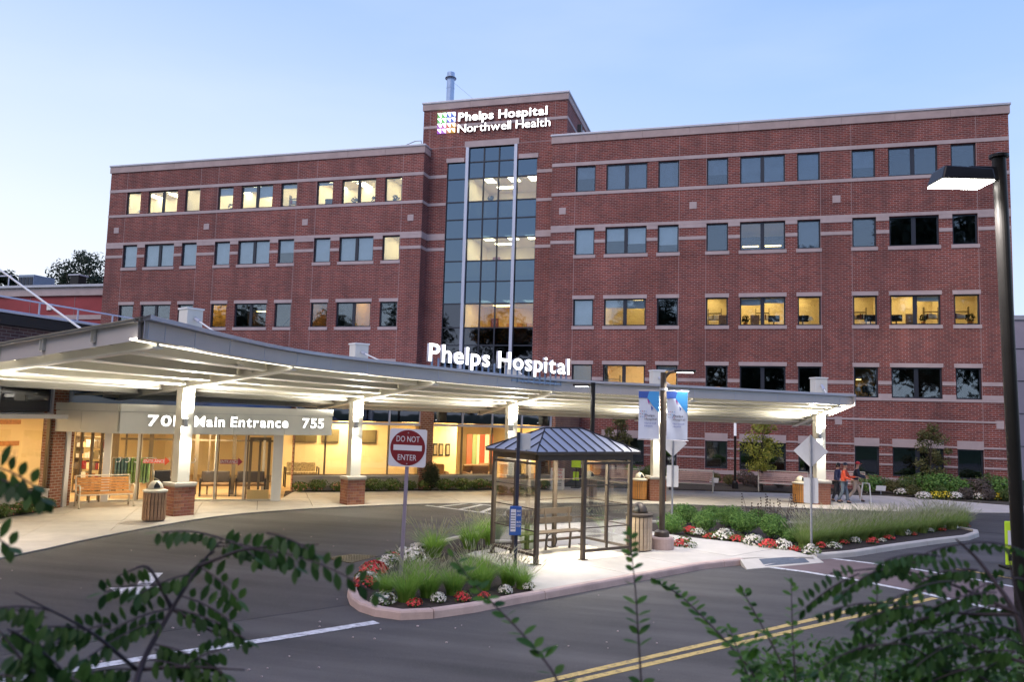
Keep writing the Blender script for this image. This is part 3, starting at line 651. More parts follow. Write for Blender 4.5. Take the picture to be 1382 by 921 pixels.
MB().box(CWL-.06,CW1-.102,YT-.045,YT+.2,19.04,19.32).build('window_lintel',M['stone'],hosp); MB().box(CW4+.102,CWR+.06,YT-.045,YT+.2,19.04,19.32).build('window_lintel',M['stone'],hosp)
for x in (TX0+.45,TX1-.75): MB().box(x-.013,x+.013,YT-.006,YT+.03,2,22.5).build('movement_joint',M['joint'],hosp)
# wing returns carry the bands too
for z0,z1 in ((18.08,18.28),(16.31,16.49),(14.12,14.52),(13.44,13.63)): MB().box(-19.12,-19.07,Y0-.03,YT,z0,z1).build('band_stone',M['stone'],hosp)
# curtain wall
MB().box(CW1,CW2,YT-.07,YT+.22,2.0,19.96).build('silver_mullion',M['frame_lt'],hosp); MB().box(CW3,CW4,YT-.07,YT+.22,2.0,19.96).build('silver_mullion',M['frame_lt'],hosp)
HZ=[2.0,3.5,4.85,6.25,7.54,8.62,10.10,11.47,12.76,14.18,15.38,16.50,17.97,19.02]
cols=[(CWL,CW1,0),(CW2,CW2+.98,1),(CW2+.98,CW3-.985,1),(CW3-.985,CW3,1),(CW4,CWR,2)]
LITB={5:1,8:1,11:1}
for (a,b,kind) in cols:
    zs=HZ+([19.92] if kind==1 else [])
    MB().box(a,a+.04,YT+.06,YT+.18,2.0,zs[-1]).build('mullion',M['frame'],hosp); MB().box(b-.04,b,YT+.06,YT+.18,2.0,zs[-1]).build('mullion',M['frame'],hosp)
    for i in range(len(zs)-1):
        MB().box(a+.04,b-.04,YT+.055,YT+.18,zs[i]-.035,zs[i]+.035).build('transom',M['frame'],hosp)
        lit=i in LITB and kind!=0
        MB().box(a+.04,b-.04,YT+.11,YT+.125,zs[i]+.035,zs[i+1]-.035).build('pane',M['glass' if lit else ('glass_blue' if i>5 or i<0 else 'glass_dark')],hosp)
for i in (5,8,11):
    z0,z1=HZ[i]-.1,HZ[i+1]+.35
    mm='room' if i>5 else 'room_y'
    room(CW1,CWR,z0-.8,z1,YT+.32,4.5,True,mm)
    for x in (-15.6,-14.0,-12.7): panel(x,YT+1.6,z1,.6,1.25,'panel_w'); 
    panel(-15.0,YT+3.4,z1,1.2,.5,'panel_w' if i>5 else 'panel_y')
    MB().box(-16.2,-15.7,YT+4.70,YT+4.79,z0-.7,z0+1.25).build('room_door',mat('plum_door',(.25,.07,.10),.6),hosp)
    MB().box(-13.15,-12.75,YT+4.70,YT+4.79,z0-.7,z0+1.25).build('room_door',M['wood'],hosp)
    if i==5:
        for x in (-14.9,-14.2,-13.6): MB().box(x-.2,x+.2,YT+4.72,YT+4.79,z0-.7,z0+.9).build('room_door',M['wood'],hosp)
prev=2.0
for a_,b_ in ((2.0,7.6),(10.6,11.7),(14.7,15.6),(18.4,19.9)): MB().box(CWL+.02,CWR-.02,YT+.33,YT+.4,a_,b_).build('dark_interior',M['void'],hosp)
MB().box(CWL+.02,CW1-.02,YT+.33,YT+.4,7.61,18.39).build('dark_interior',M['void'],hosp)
# flue pipe on the tower roof
fp=MB().lathe([(.25,0),(.25,1.9),(.262,1.9),(.262,1.96),(.25,1.96),(.25,2.55),(.34,2.56),(.36,2.64),(.25,2.70),(.25,2.98),(.2,2.99)],(-18.33,YT+1.2,22.5),20)
flue=thing('flue_stack','tall round blue grey metal flue rising from the tower roof','chimney',(0,0,0)); fp.build('pipe',M['pipe'],flue,smooth=False)
MB().lathe([(.36,0),(.37,.05),(.27,.12)],(-18.33,YT+1.2,25.06),20).build('rain_collar',M['black'],flue)
for e in ((-15.5,YT+3,22.7),(-19.4,YT+4,22.7)): MB().tube([(-18.33,YT+1.2,25.0),e],.008,5).build('guy_wire',M['steel'],flue)
dish=thing('roof_antenna','small dark antenna cluster bracketed to the side wall of the tower','antenna',(0,0,0))
for k in range(3): MB().tube([(-10.2,YT+1.2+k*.8,20.6-.1*k),(-9.75,YT+1.2+k*.8,20.7),(-9.7,YT+1.2+k*.8,21.3)],.03,6).build('bracket',M['black'],dish); MB().box(-9.85,-9.6,YT+1.1+k*.8,YT+1.35+k*.8,20.9,21.35-.1*k).build('aerial_box',M['steel'] if k==1 else M['black'],dish)
lamp_=thing('roof_rail','bent steel pipe rail at the corner of the left wing roof','railing'); MB().tube([(-21.5,Y0+.6,20.0),(-20.0,Y0+.6,20.5),(-19.6,Y0+.6,20.5),(-19.5,Y0+.6,20.0)],.03,6).build('pipe',M['steel'],lamp_)
# contents of the lit offices, seen against the windows
def cluster(x,z,kind,lab):
    t=thing(kind,lab,kind.replace('_',' '),(x,yb+.55,z))
    if kind=='computer_monitor':
        MB().box(-.3,.3,-.02,.03,.22,.58).build('screen',M['black'],t,bevel=.01); MB().box(-.03,.03,0,.03,.03,.24).build('stand',M['black'],t); MB().box(-.14,.14,-.08,.1,0,.03).build('foot',M['black'],t)
    elif kind=='shelf_unit':
        for k in range(3): MB().box(-.35,.35,0,.28,.36*k,.36*k+.025).build('shelf',M['frame_br'],t)
        for s in (-1,1): MB().box(s*.35-.015,s*.35+.015,0,.28,0,.98).build('upright',M['frame_br'],t)
        for k in range(7): MB().box(-.3+k*.085,-.24+k*.085,.02,.2,.385,.385+rnd.uniform(.15,.28)).build('folder',M[rnd.choice(['white','black','red','signback'])],t)
    elif kind=='potted_plant':
        MB().lathe([(.09,0),(.12,.2),(.10,.2)],(0,0,0),12).build('pot',M['wood'],t); cloud(MB(),(0,0,.4),(.22,.2,.22),60,.09).build('foliage',M['leaf_dk'],t)
    elif kind=='desk_chair':
        MB().box(-.24,.24,-.03,.04,.1,.62).build('backrest',M['wood_w'],t,bevel=.03); MB().box(-.25,.25,.04,.45,.02,.1).build('seat',M['wood_w'],t,bevel=.02); MB().tube([(0,.2,.02),(0,.2,-.4)],.03,6).build('stem',M['black'],t)
    elif kind=='desk_lamp':
        MB().lathe([(.10,0),(.10,.02),(.015,.03),(.015,.3)],(0,0,0),10).build('stand',M['white'],t); MB().lathe([(.16,.3),(.08,.5)],(0,0,0),12).build('lamp_shade',M['white'],t)
    return t
def cloud(mb,c,r,n,s,up=.3,hollow=.55,flat=1.0,rn=None):
    """n small leaf faces through an ellipsoid, denser towards its skin"""
    rn=rn or rnd
    for _ in range(n):
        while True:
            x,y,z=rn.uniform(-1,1),rn.uniform(-1,1),rn.uniform(-1,1); q=x*x+y*y+z*z
            if q<1 and (q>hollow*hollow or rn.random()<.25): break
        p=Vector((c[0]+x*r[0],c[1]+y*r[1],c[2]+z*r[2])); nrm=Vector((x+rn.uniform(-.9,.9),y+rn.uniform(-.9,.9),z+up+rn.uniform(-.9,.9))).normalized()
        a=nrm.orthogonal().normalized(); a=(Matrix.Rotation(rn.uniform(0,6.28),3,nrm)@a); b=nrm.cross(a); k=s*rn.uniform(.6,1.3)
        mb.add([p-a*k,p+b*k*.45*flat-nrm*k*.1,p+a*k,p-b*k*.45*flat-nrm*k*.1],[(0,1,2,3)])
    return mb
# ================================================================ LOBBY BUILDING (storefronts left and right of the vestibule)
lob=thing('lobby_building','low lobby building with warm lit shop-front glazing under a dark glass band','building',(0,0,0))
SP,SQ=Vector((-17.72,29.65)),Vector((-8.66,36.92)); sd_=(SQ-SP).normalized(); sn=Vector((sd_.y,-sd_.x))   # sn points to the road
def sline(u): p=gline(u,SP,SQ); return (p.xy-SP).dot(sd_)
def sp(t,o=0): return SP+sd_*t+sn*o
def swall(a,b,z0,z1,th,off,name,m,**k): return MB().wall(sp(a),sp(b),z0,z1,th,off).build(name,M[m],lob,**k)
SL=(SQ-SP).length
swall(.0,SL,0,.58,.25,0,'plinth_wall','concrete'); swall(-.0,SL,.585,.66,.33,.02,'plinth_coping','concrete',bevel=.01)
uL=[397,439,523.8,565.5]; uR=[582.5,622.9,663,703,742]
tl=[sline(u) for u in uL]; tr=[sline(u) for u in uR]
swall(tl[3],tr[0],0,4.0,.34,.03,'brick_pier','brick_warm'); swall(-.02,tl[0]-.01,0,4.0,.34,.03,'brick_pier','brick_warm')
for ts in (tl,tr):
    for i in range(len(ts)-1):
        a,b=ts[i],ts[i+1]
        swall(a+.03,b-.03,.70,2.75,.012,0,'store_pane','glass_store'); swall(a+.03,b-.03,2.92,3.92,.012,0,'transom_pane','glass_dark')
    for t in ts: swall(t-.03,t+.03,.66,2.78,.12,0,'mullion','frame_br'); swall(t-.035,t+.035,2.88,3.95,.14,.01,'transom_mullion','frame_lt')
    swall(ts[0],ts[-1],2.78,2.88,.16,.02,'transom_rail','frame_lt'); swall(ts[0]+.03,ts[-1]-.03,.66,.70,.10,0,'sill_rail','frame_br')
swall(-.5,SL+.1,3.95,4.15,.5,0,'roof_edge','fascia')
swall(tl[0],SL-.1,2.95,3.9,.05,-.5,'dark_interior','void')
# wall closing the gap between the storefront and the wing
MB().wall(SQ,(-9.2,Y0-.02),0,4.1,.3,.1).build('end_wall',M['brick_warm'],lob)
MB().prism([tuple(SP-sn*.3),tuple(SQ-sn*.2),(-9.3,Y0-.1),(-28,Y0-.1),(-34,30),(-34,8),(-21.5,8),(-21.5,21.3)],3.90,3.94).build('roof_slab',M['cap'],lob)
# lobby interior
IP=[(-21.45,8.2),(-21.45,21.2),(-17.9,29.5),(-9.0,36.9),(-13.0,42.0),(-27,33.5),(-27,8.2)]
MB().prism(IP[:2]+[(-21.45,23.2),(-16.4,26.9)]+IP[2:],-.02,.035).build('lobby_floor',mat('lobby_floor',(.40,.27,.15),.35,noise=(2,.2)),lob)
MB().prism([(-21.9,8.2),(-21.9,21.2),(-18.1,29.7),(-9.2,37.1),(-13.0,42.0),(-27,33.5),(-27,8.2)],2.93,2.97).build('lobby_ceiling',M['room_ceil'],lob)
WALLW=mat('lobby_wall',(.82,.68,.40),.85,noise=(.7,.05))
MB().wall((-27,33.4),(-13,41.9),0,2.93,.1).build('lobby_back_wall',WALLW,lob)
MB().wall((-27,8.2),(-27,33.4),0,2.93,.1).build('lobby_back_wall',WALLW,lob)
MB().wall((-13,41.9),(-9.2,37.3),0,2.93,.1).build('lobby_end_wall',WALLW,lob)
# partition close behind the left windows of the right storefront (seen as a plain warm wall)
a0,a1=sp(tl[0]-.2,-1.9),sp(tl[3]+.35,-1.9)
MB().wall(a0,a1,0,2.93,.1).build('lobby_partition',WALLW,lob)
for t0,t1 in ((sline(403),sline(437)),(sline(444),sline(468)),(sline(488),sline(521))):
    MB().wall(sp(t0,-1.80),sp(t1,-1.80),1.92,2.52,.06).build('wall_cabinet',M['frame_br'],lob); MB().wall(sp(t0+.06,-1.755),sp(t1-.06,-1.755),1.98,2.46,.03).build('cabinet_panel',mat('olive_panel',(.16,.13,.06),.4),lob)
# ceiling lights of the lobby
def cl(p,z=2.925,w=.3,m='panel_y'): MB().box(p[0]-w,p[0]+w,p[1]-w,p[1]+w,z-.02,z).build('ceiling_light',M[m],lob)
for t in (1.2,3.2,5.2): cl(sp(t,-1.0))
for t in (6.6,8.0,9.4,10.8): cl(sp(t,-1.2)); cl(sp(t,-3.2))
for p in ((-22.6,10),(-22.6,13),(-22.6,16),(-22.6,19),(-25,12),(-25,16),(-25,20),(-22.5,23),(-24.5,26),(-20.5,27.5),(-22,30)): cl(p)
def alight(loc,sx,sy,e,col,rot=(0,0,0),name='lobby_light'):
    l=bpy.data.lights.new(name,'AREA'); l.shape='RECTANGLE'; l.size=sx; l.size_y=sy; l.energy=e; l.color=col
    o=bpy.data.objects.new(name,l); COL.objects.link(o); o.location=loc; o.rotation_euler=rot; return o
WARM=(1,.76,.42)
for p,e in ((sp(2.5,-1.0),150),(sp(8.6,-2.2),250),(Vector((-23.8,13)),230),(Vector((-23.8,18.5)),260),(Vector((-22.3,24.5)),420),(Vector((-20.5,28)),270)):
    alight((p[0],p[1],2.88),1.6,1.6,e,WARM)
# coloured panels, doors and pictures at the far end
for u0,u1,c in ((630,637,(.35,.10,.05)),(637.5,643,(.25,.34,.16)),(643.5,647,(.7,.6,.4)),(647.5,654,(.45,.08,.04)),(654.5,660,(.75,.7,.6)),(660.5,665,(.45,.12,.05))):
    p=gline(u0,sp(7,-4.0),sp(11,-4.0));q=gline(u1,sp(7,-4.0),sp(11,-4.0)); MB().wall(p.xy,q.xy,.04,2.35,.06).build('accent_panel',mat('accent',c,.7),lob)
for u in (584.5,592.5,601.5):
    p=gline(u,sp(6,-3.4),sp(9,-3.4)).xy; q=gline(u+6,sp(6,-3.4),sp(9,-3.4)).xy
    t=thing('framed_picture','framed picture on the lobby wall, %s of three in a row'%{584.5:'first',592.5:'middle',601.5:'last'}[u],'picture',group='pictures on the lobby wall')
    MB().wall(p,q,1.30,1.90,.04).build('picture_frame',M['black'],t); d=(q-p)*.2; MB().wall(p+d,q-d,1.38,1.82,.05).build('print',mat('print',(.35,.28,.15),.5),t)
MB().wall(gline(583,sp(6,-3.46),sp(9,-3.46)).xy,gline(616,sp(6,-3.46),sp(9,-3.46)).xy,0,2.93,.06).build('lobby_partition',WALLW,lob)
def chair(u,off,lab,face=0,c='upholstery',w=.36):
    p=gline(u,sp(0,off),sp(12,off)).xy
    t=thing('lobby_armchair',lab,'armchair',(p[0],p[1],.04),math.atan2(sd_.y,sd_.x)+face,group='armchairs in the lobby'); m=M[c]
    MB().box(-w,w,-.3,.34,.25,.46).build('seat',m,t,bevel=.04); MB().obox((0,.36,.62),(w+.02,0,0),(0,.07,.03),(0,-.05,.36)).build('backrest',m,t,bevel=.05)
    for s in (-1,1): MB().obox((s*(w+.05),.02,.44),(.05,0,0),(0,.36,.05),(0,-.02,.2)).build('armrest',m,t,bevel=.04)
    for s in (-1,1):
        for y in (-.26,.3): MB().box(s*w-.025,s*w+.025,y-.025,y+.025,0,.25).build('leg',M['wood'],t)
M['upholstery']=mat('upholstery',(.16,.09,.04),.8,noise=(20,.2)); M['floral']=mat('floral_fabric',(.40,.32,.18),.8,noise=(14,.7)); M['charcoal_cloth']=mat('charcoal_cloth',(.05,.04,.035),.85)
chair(592,-2.0,'brown tub armchair below the three framed pictures',2.6); chair(641,-1.2,'brown tub armchair in front of the green and red panels',.5); chair(649,-1.0,'brown armchair beside the shelter end of the lobby window',-.4); chair(661,-2.0,'pale brown armchair half hidden by the mullion next to the panels',.2)
# floral settee behind the first window
p=gline(409,sp(0,-1.0),sp(5,-1.0)).xy; t=thing('lobby_settee','small floral settee with dark wooden arms behind the lobby window','settee',(p[0],p[1],.5),math.atan2(sd_.y,sd_.x))
MB().box(-.62,.62,-.2,.25,.10,.24).build('seat',M['floral'],t,bevel=.03); MB().box(-.6,.6,.22,.34,.2,.62).build('backrest',M['floral'],t,bevel=.04)
for s in (-1,1): MB().tube([(s*.68,-.2,-.4),(s*.68,-.2,.4),(s*.68,.3,.42),(s*.68,.3,-.4)],.03,6).build('armrest',M['black'],t)
# ---------------------------------------------------------------- left storefront (runs along Y)
LX=-21.1
def lw_(y0,y1,z0,z1,x0,x1,name,m,**k): return MB().box(x0,x1,y0,y1,z0,z1).build(name,M[m],lob,**k)
lw_(6,20.75,0,.58,LX-.12,LX+.12,'plinth_wall','concrete'); lw_(6,20.75,.585,.66,LX-.15,LX+.17,'plinth_coping','concrete',bevel=.01)
ys=[6.0,9.2,12.4,15.6,18.75,20.7]
for i in range(5):
    lw_(ys[i]+.03,ys[i+1]-.03,.70,2.83,LX-.006,LX+.006,'store_pane','glass_store'); lw_(ys[i]+.03,ys[i+1]-.03,3.05,3.86,LX-.006,LX+.006,'transom_pane','glass_dark')
for y in ys: lw_(y-.03,y+.03,.66,2.85,LX-.06,LX+.06,'mullion','frame_br'); lw_(y-.04,y+.04,3.02,3.9,LX-.07,LX+.08,'transom_mullion','frame_lt')
lw_(6,20.75,2.85,3.02,LX-.08,LX+.09,'transom_rail','frame_lt'); lw_(6,20.7,.66,.70,LX-.05,LX+.05,'sill_rail','frame_br'); lw_(6,20.7,3.05,3.85,LX-.6,LX-.55,'dark_interior','void')
lw_(6,20.75,3.9,4.0,LX-.2,LX+.2,'roof_edge','fascia')
for k,(y,z,w_,h_,c) in enumerate(((12.5,1.35,.5,.7,(.6,.1,.05)),(14.6,1.3,.9,.6,(.1,.2,.3)),(17.4,1.4,.6,.8,(.7,.5,.2)),(19.6,1.35,.9,.55,(.25,.3,.15)),(22.2,1.3,.7,.9,(.5,.2,.1)))):
    t=thing('framed_picture','framed picture on the far lobby wall, %s going away from the viewer'%['first','second','third','fourth','fifth'][k],'picture',group='pictures on the far lobby wall'); MB().box(-26.9,-26.84,y-w_/2,y+w_/2,z,z+h_).build('picture_frame',M['frame_br'],t); MB().box(-26.85,-26.82,y-w_/2+.06,y+w_/2-.06,z+.06,z+h_-.06).build('print',mat('picture_print',c,.5,noise=(6,.6)),t)
desk=thing('reception_desk','long wooden reception desk with a stone top behind the side windows','desk',(0,0,0))
MB().box(-25.2,-24.5,12.5,19.5,.04,1.05).build('desk_body',M['wood'],desk); MB().box(-25.3,-24.4,12.4,19.6,1.051,1.10).build('desk_top',M['stone'],desk,bevel=.01)
for k in range(9): MB().box(-24.505,-24.48,12.7+k*.76,13.3+k*.76,.14,.95).build('desk_panel',M['room_floor'],desk)
shf=thing('gift_shelf','tall bronze display shelf stacked with small coloured boxes deep in the porch side bay','shelf',(0,0,0))
for z in (.1,.5,.9,1.3,1.7,2.1): MB().box(-24.0,-22.4,24.8,25.2,z,z+.03).build('shelf',M['frame_br'],shf)
for x in (-24.02,-22.42): MB().box(x,x+.04,24.8,25.2,.04,2.3).build('upright',M['frame_br'],shf)
bxr=random.Random(3)
for z in (.13,.53,.93,1.33,1.73):
    x=-23.95
    while x<-22.6:
        w_=bxr.uniform(.08,.2); MB().box(x,x+w_,24.82,25.1,z,z+bxr.uniform(.12,.3)).build('shelf_box',M[bxr.choice(['signback','wood','room_o','white','frame_br','red'])],shf); x+=w_+.03
lw_(20.76,21.25,0,4.0,LX-.3,LX+.14,'brick_pier','brick_warm'); lw_(21.26,21.42,0,2.44,LX-.2,LX+.2,'white_jamb','white'); lw_(21.43,21.74,0,2.44,LX-.42,LX+.0,'brick_pier','brick_warm')
lw_(6,20.3,2.86,2.99,LX+.1,LX+1.12,'sun_shade','fascia',bevel=.01)
# brick upper storey set over it, with a black roof edge
MB().box(-30,-21.35,8,26.5,3.96,5.62).build('upper_wall',M['brick_dark'],lob)
MB().box(-30,-21.15,8,26.7,5.63,5.98).build('roof_cap',M['black'],lob,bevel=.03); MB().box(-30,-21.10,8,26.75,5.985,6.03).build('roof_flashing',M['cap'],lob)
rail=thing('roof_railing','grey pipe railing along the edge of the low dark roof','railing')
for y in [9.5+1.55*k for k in range(12)]: MB().tube([(-21.5,y,6.03),(-21.5,y,6.52)],.028,6).build('post',M['frame_lt'],rail)
MB().tube([(-21.5,8,6.50),(-21.5,26.8,6.50)],.028,6).build('top_rail',M['frame_lt'],rail); MB().tube([(-21.5,8,6.1),(-21.5,26.8,6.1)],.02,6).build('bottom_rail',M['frame_lt'],rail)
# lobby contents on this side
for k,(x,y) in enumerate(((-22.6,18.6),(-22.7,16.4))):
    t=thing('lobby_armchair',['dark armchair nearest the brick pier in the side window','dark armchair by the side window further from the pier'][k],'armchair',(x,y,.04),1.4,group='armchairs in the lobby')
    MB().box(-.36,.36,-.3,.34,.3,.5).build('seat',M['charcoal_cloth'],t,bevel=.05); MB().box(-.38,.38,.3,.46,.4,1.25).build('backrest',M['charcoal_cloth'],t,bevel=.06)
    for s in (-1,1): MB().box(s*.42-.05,s*.42+.05,-.3,.4,.0,.68).build('armrest',M['charcoal_cloth'],t,bevel=.04)
for z,h in ((2.48,.16),(1.66,.18)): MB().box(-26.93,-26.85,9,25,z,z+h).build('wood_trim',M['wood'],lob)
MB().box(-26.93,-26.86,9,25,.95,1.5).build('stone_frieze',mat('pale_stone_frieze',(.75,.6,.38),.8,noise=(5,.35)),lob)
MB().box(-23.4,-23.25,17.9,18.9,0,2.9).build('lobby_column',M['white'],lob)
# ================================================================ VESTIBULE
ves=thing('entrance_vestibule','glazed entrance porch with a pale panel fascia and bronze framed doors','entrance',(0,0,0))
VO=gz(140,677.5,.04).xy; VE=gz(379.5,676,.04).xy; ve=(VE-VO).normalized(); vn=Vector((ve.y,-ve.x)); VL=(VE-VO).length
def vt(u): return (gline(u,VO,VE).xy-VO).dot(ve)
def vp(t,o=0): return VO+ve*t+vn*o
def vw(a,b,z0,z1,th,off,name,m,mm=None,**k): return MB().wall(vp(a),vp(b),z0,z1,th,off).build(name,mm or M[m],ves,**k)
FA,FB=Vector((-18.51,20.79)),Vector((-14.28,26.42)); fe=(FB-FA).normalized(); fn=Vector((fe.y,-fe.x)); FL=(FB-FA).length
FC=Vector((-21.4,20.5)); back=[tuple(FA),tuple(FB),tuple(FB-fn*2.6),(-17.6,29.5),(-22.6,25.5),(-21.40,21.9),(-21.35,20.85)]
MB().prism(back,2.452,2.52).build('soffit',M['white'],ves)
MB().prism([tuple(FA-fn*.08),tuple(FB-fn*.08-fe*.08),tuple(FB-fn*2.5-fe*.08),(-17.6,29.4),(-22.5,25.4),(-21.3,21.9),(-21.25,20.95)],2.525,3.30).build('roof_body',M['fascia'],ves)
# fascia made of panels with open joints
def fpanels(P,Q,k,nm):
    P=Vector(P);Q=Vector(Q); d=(Q-P)/k; g=(Q-P).normalized()*.006
    for i in range(k):
        MB().wall(P+d*i+g,P+d*(i+1)-g,2.45,3.12,.07).build(nm,M['fascia_v'],ves); 
    MB().wall(P,Q,3.135,3.37,.13).build('fascia_cap',M['fascia_v'],ves)
M['blue_refl']=mat('blue_reflective_glass',(.05,.10,.22),.08,0,spec=1.0)
M['fascia_v']=mat('vestibule_panel',(.70,.69,.64),.4,.15,noise=(1.2,.05))
fpanels(FA,FB,4,'fascia_panel'); fpanels(FB+fe*.0-fn*.04,FB-fn*2.4,2,'fascia_panel'); fpanels((-21.35,20.83),FA-Vector((.04,-.01)),2,'fascia_panel')
# corner post, mullions, end post
vw(-.10,.12,0,2.45,.22,0,'corner_post','white'); t1,t2=vt(369),vt(382); vw(t1,t2,0,2.45,.34,0,'end_post','white')
mt=[vt(187.5),vt(239),vt(293),vt(332)]
for i,t in enumerate(mt): vw(t-.035,t+.035,.045,2.45,.11,.01,'mullion','frame_ss'); vw(t+.05,t+.09,.045,2.45,.09,0,'mullion','frame_br')
vw(.12,t1,.04,.10,.10,0,'sill_rail','frame_ss'); vw(.12,t1,2.37,2.45,.10,0,'head_rail','frame_ss')
edges=[.12]+mt+[t1]
for i in range(len(edges)-1):
    a,b=edges[i]+.05,edges[i+1]-.05
    if i<4: vw(a+.06,b,.10,2.37,.012,0,'glass_pane','glass_store')
# swinging door leaf in the last bay
d0,d1=vt(337),vt(366)
door=vw(d0,d1,.06,.42,.06,-.0,'door_bottom_rail','frame_gold',mat('brass_frame',(.62,.45,.20),.4,.3))
for a,b in ((d0,d0+.10),(d1-.10,d1),((d0+d1)/2-.04,(d0+d1)/2+.04)): vw(a,b,.43,2.30,.06,0,'door_stile','frame_br')
vw(d0+.1,d1-.1,2.2,2.30,.055,0,'door_head','frame_br'); vw(d0+.1,(d0+d1)/2-.04,.43,2.2,.012,0,'glass_pane','glass_store'); vw((d0+d1)/2+.04,d1-.1,.43,2.2,.012,0,'glass_pane','glass_store')
# inner screen: sliding doors and frames 2.4 m behind
for k,t in enumerate((.3,.8,1.15,1.9,2.3,2.75,3.2,3.45,4.1,4.6,5.2)):
    vw(t-.03-.02*(k%3),t+.03+.02*(k%3),.04,2.44,.1,-2.3,'inner_mullion',['frame_br','frame_ss','frame_br'][k%3])
vw(.1,5.6,2.05,2.12,.09,-2.3,'inner_transom','frame_br'); vw(.2,5.5,.5,.54,.07,-2.3,'inner_rail','frame_br')
# side glazing between corner post and the brick pier
SA=Vector((-21.38,21.80)); SB=VO-ve*.12
for t in (.08,.36,.66,.94):
    q_=SA.lerp(SB,t); MB().wall(q_-(SB-SA).normalized()*.03,q_+(SB-SA).normalized()*.03,.04,2.45,.10).build('mullion',M['frame_br'],ves)
MB().wall(SA,SB,.10,2.4,.012).build('glass_pane',M['glass_store'],ves); MB().wall(SA,SB,.035,.10,.08).build('sill_rail',M['frame_ss'],ves)
for p in (vp(1.2,-1.2),vp(3.2,-1.2),vp(4.8,-1.2),vp(.6,-.6)): MB().box(p[0]-.18,p[0]+.18,p[1]-.18,p[1]+.18,2.43,2.451).build('ceiling_light',M['panel_y'],ves)
q=vp(3.0,-1.2); alight((FA.x-.3,FA.y+1.2,2.40),1.0,1.0,45,(1,.84,.60),name='porch_light'); alight((q[0],q[1],2.40),1.5,1.5,190,(1,.80,.52),name='porch_light')
# far things in the vestibule: garments on a rack, dispensers, wheelchair
gr_=thing('garment_rack','clothes rack hung with green and blue garments inside the glazed porch','rack')
p0=gz(150,655,.3).xy; base=vp(.55,-1.3)
MB().tube([(*vp(.0,-1.3),1.45),(*vp(1.35,-1.3),1.45)],.02,6).build('top_rail',M['steel'],gr_)
for t in (0,1.35): MB().tube([(*vp(t,-1.3),.04),(*vp(t,-1.3),1.45)],.02,6).build('post',M['steel'],gr_)
for k in range(11):
    c=(.06,.13,.15) if k<4 else (.12,.22,.07); pp=vp(.15+k*.105,-1.3)
    MB().obox((*pp,1.0),(*(ve*.038),0),(*(vn*.2),0),(0,0,.42+.04*(k%2))).build('garment',mat('garment_cloth',c,.8),gr_,bevel=.02)
for (u,lab) in ((266,'dark stroller shape parked behind the glass next to the first pier'),):
    t=thing('wheelchair','dark folded wheelchair parked inside the glazed porch','wheelchair',(*vp(vt(222),-1.0),.04),1.0)
    MB().box(-.28,.28,-.25,.25,.42,.5).build('seat',M['black'],t,bevel=.03); MB().box(-.28,.28,.22,.28,.5,.98).build('backrest',M['black'],t,bevel=.03)
    for s in (-1,1):
        MB().lathe([(.30,-.02),(.31,0),(.30,.02)],(0,0,0),24).build('wheel',M['black'],t).location=(s*.32,.05,.31); t.children[-1].rotation_euler=(0,math.pi/2,0)
        MB().tube([(s*.28,-.25,.46),(s*.28,-.25,.68),(s*.28,.25,.70),(s*.28,.38,.98)],.02,6).build('armrest',M['steel'],t)
for uu,zz in ((350,0),(300,0)):
    t=thing('waiting_bench',{350:'upholstered waiting bench inside the porch behind the open door',300:'dark waiting bench inside the porch beside the glass arrow sign'}[uu],'bench',(*vp(vt(uu)-.2,-1.7),.04),math.atan2(ve.y,ve.x),group='benches in the porch')
    MB().box(-.5,.5,-.25,.25,.38,.48).build('seat',M['upholstery'],t,bevel=.03); MB().box(-.5,.5,.22,.3,.5,.9).build('backrest',M['charcoal_cloth'],t,bevel=.03)
    for s in (-1,1): MB().box(s*.52-.03,s*.52+.03,-.25,.28,0,.66).build('armrest',M['black'],t)
# ================================================================ SERVICE BUILDING far left, and a neighbour at the right
ann=thing('service_building','low red panelled building with grey stripes behind the dark roof','building')
MB().box(-75,-42.75,46.5,60,-.1,11.0).build('panel_wall',M['annex'],ann)
MB().box(-75,-42.75,46.35,60,11.02,11.62).build('cornice',M['stone'],ann); MB().box(-75,-42.75,46.2,60,11.63,11.80).build('roof_cap',M['cap'],ann)
for z in (9.3,7.3): MB().box(-75,-42.75,46.44,46.51,z,z+.32).build('band_stone',M['stone'],ann)
for x in (-50,-46,-55): MB().box(x-.012,x+.012,46.48,46.52,0,11).build('panel_joint',M['joint'],ann)
MB().box(-48.4,-48.0,46.42,46.52,10.0,10.35).build('wall_vent',M['white'],ann)
for k in range(8): MB().obox((-54.6,46.42,7.9+k*.17),(1.1,0,0),(0,.05,.03),(0,-.01,.06)).build('louvre_slat',M['cap'],ann)
hv=thing('rooftop_unit','grey rooftop air handling unit inside a pipe guard rail','ventilation unit',(-53.3,50,11.8))
MB().box(-.75,.75,-1,1,0,1.35).build('housing',mat('unit_metal',(.22,.27,.34),.5,.3,noise=(2,.1)),hv,bevel=.04)
for k in range(4): MB().box(-.68+k*.36,-.4+k*.36,-1.04,-.99,.2,1.15).build('louvre',M['frame'],hv)
for x in (-2.8,-2.75+1.3): MB().tube([(x,-1.2,0),(x,-1.2,1.25)],.05,6).build('guard_post',M['cap'],hv)
MB().tube([(-2.8,-1.2,1.25),(-1.2,-1.2,1.25)],.05,6).build('guard_rail',M['cap'],hv)
hv2=thing('rooftop_unit','small dark square rooftop vent beside the trees','ventilation unit',(-49.3,50,11.8)); MB().box(-.4,.4,-.4,.4,0,1.3).build('housing',M['pole_dk'],hv2); MB().box(-.5,.5,-.5,.5,1.31,1.4).build('hood',M['cap'],hv2)
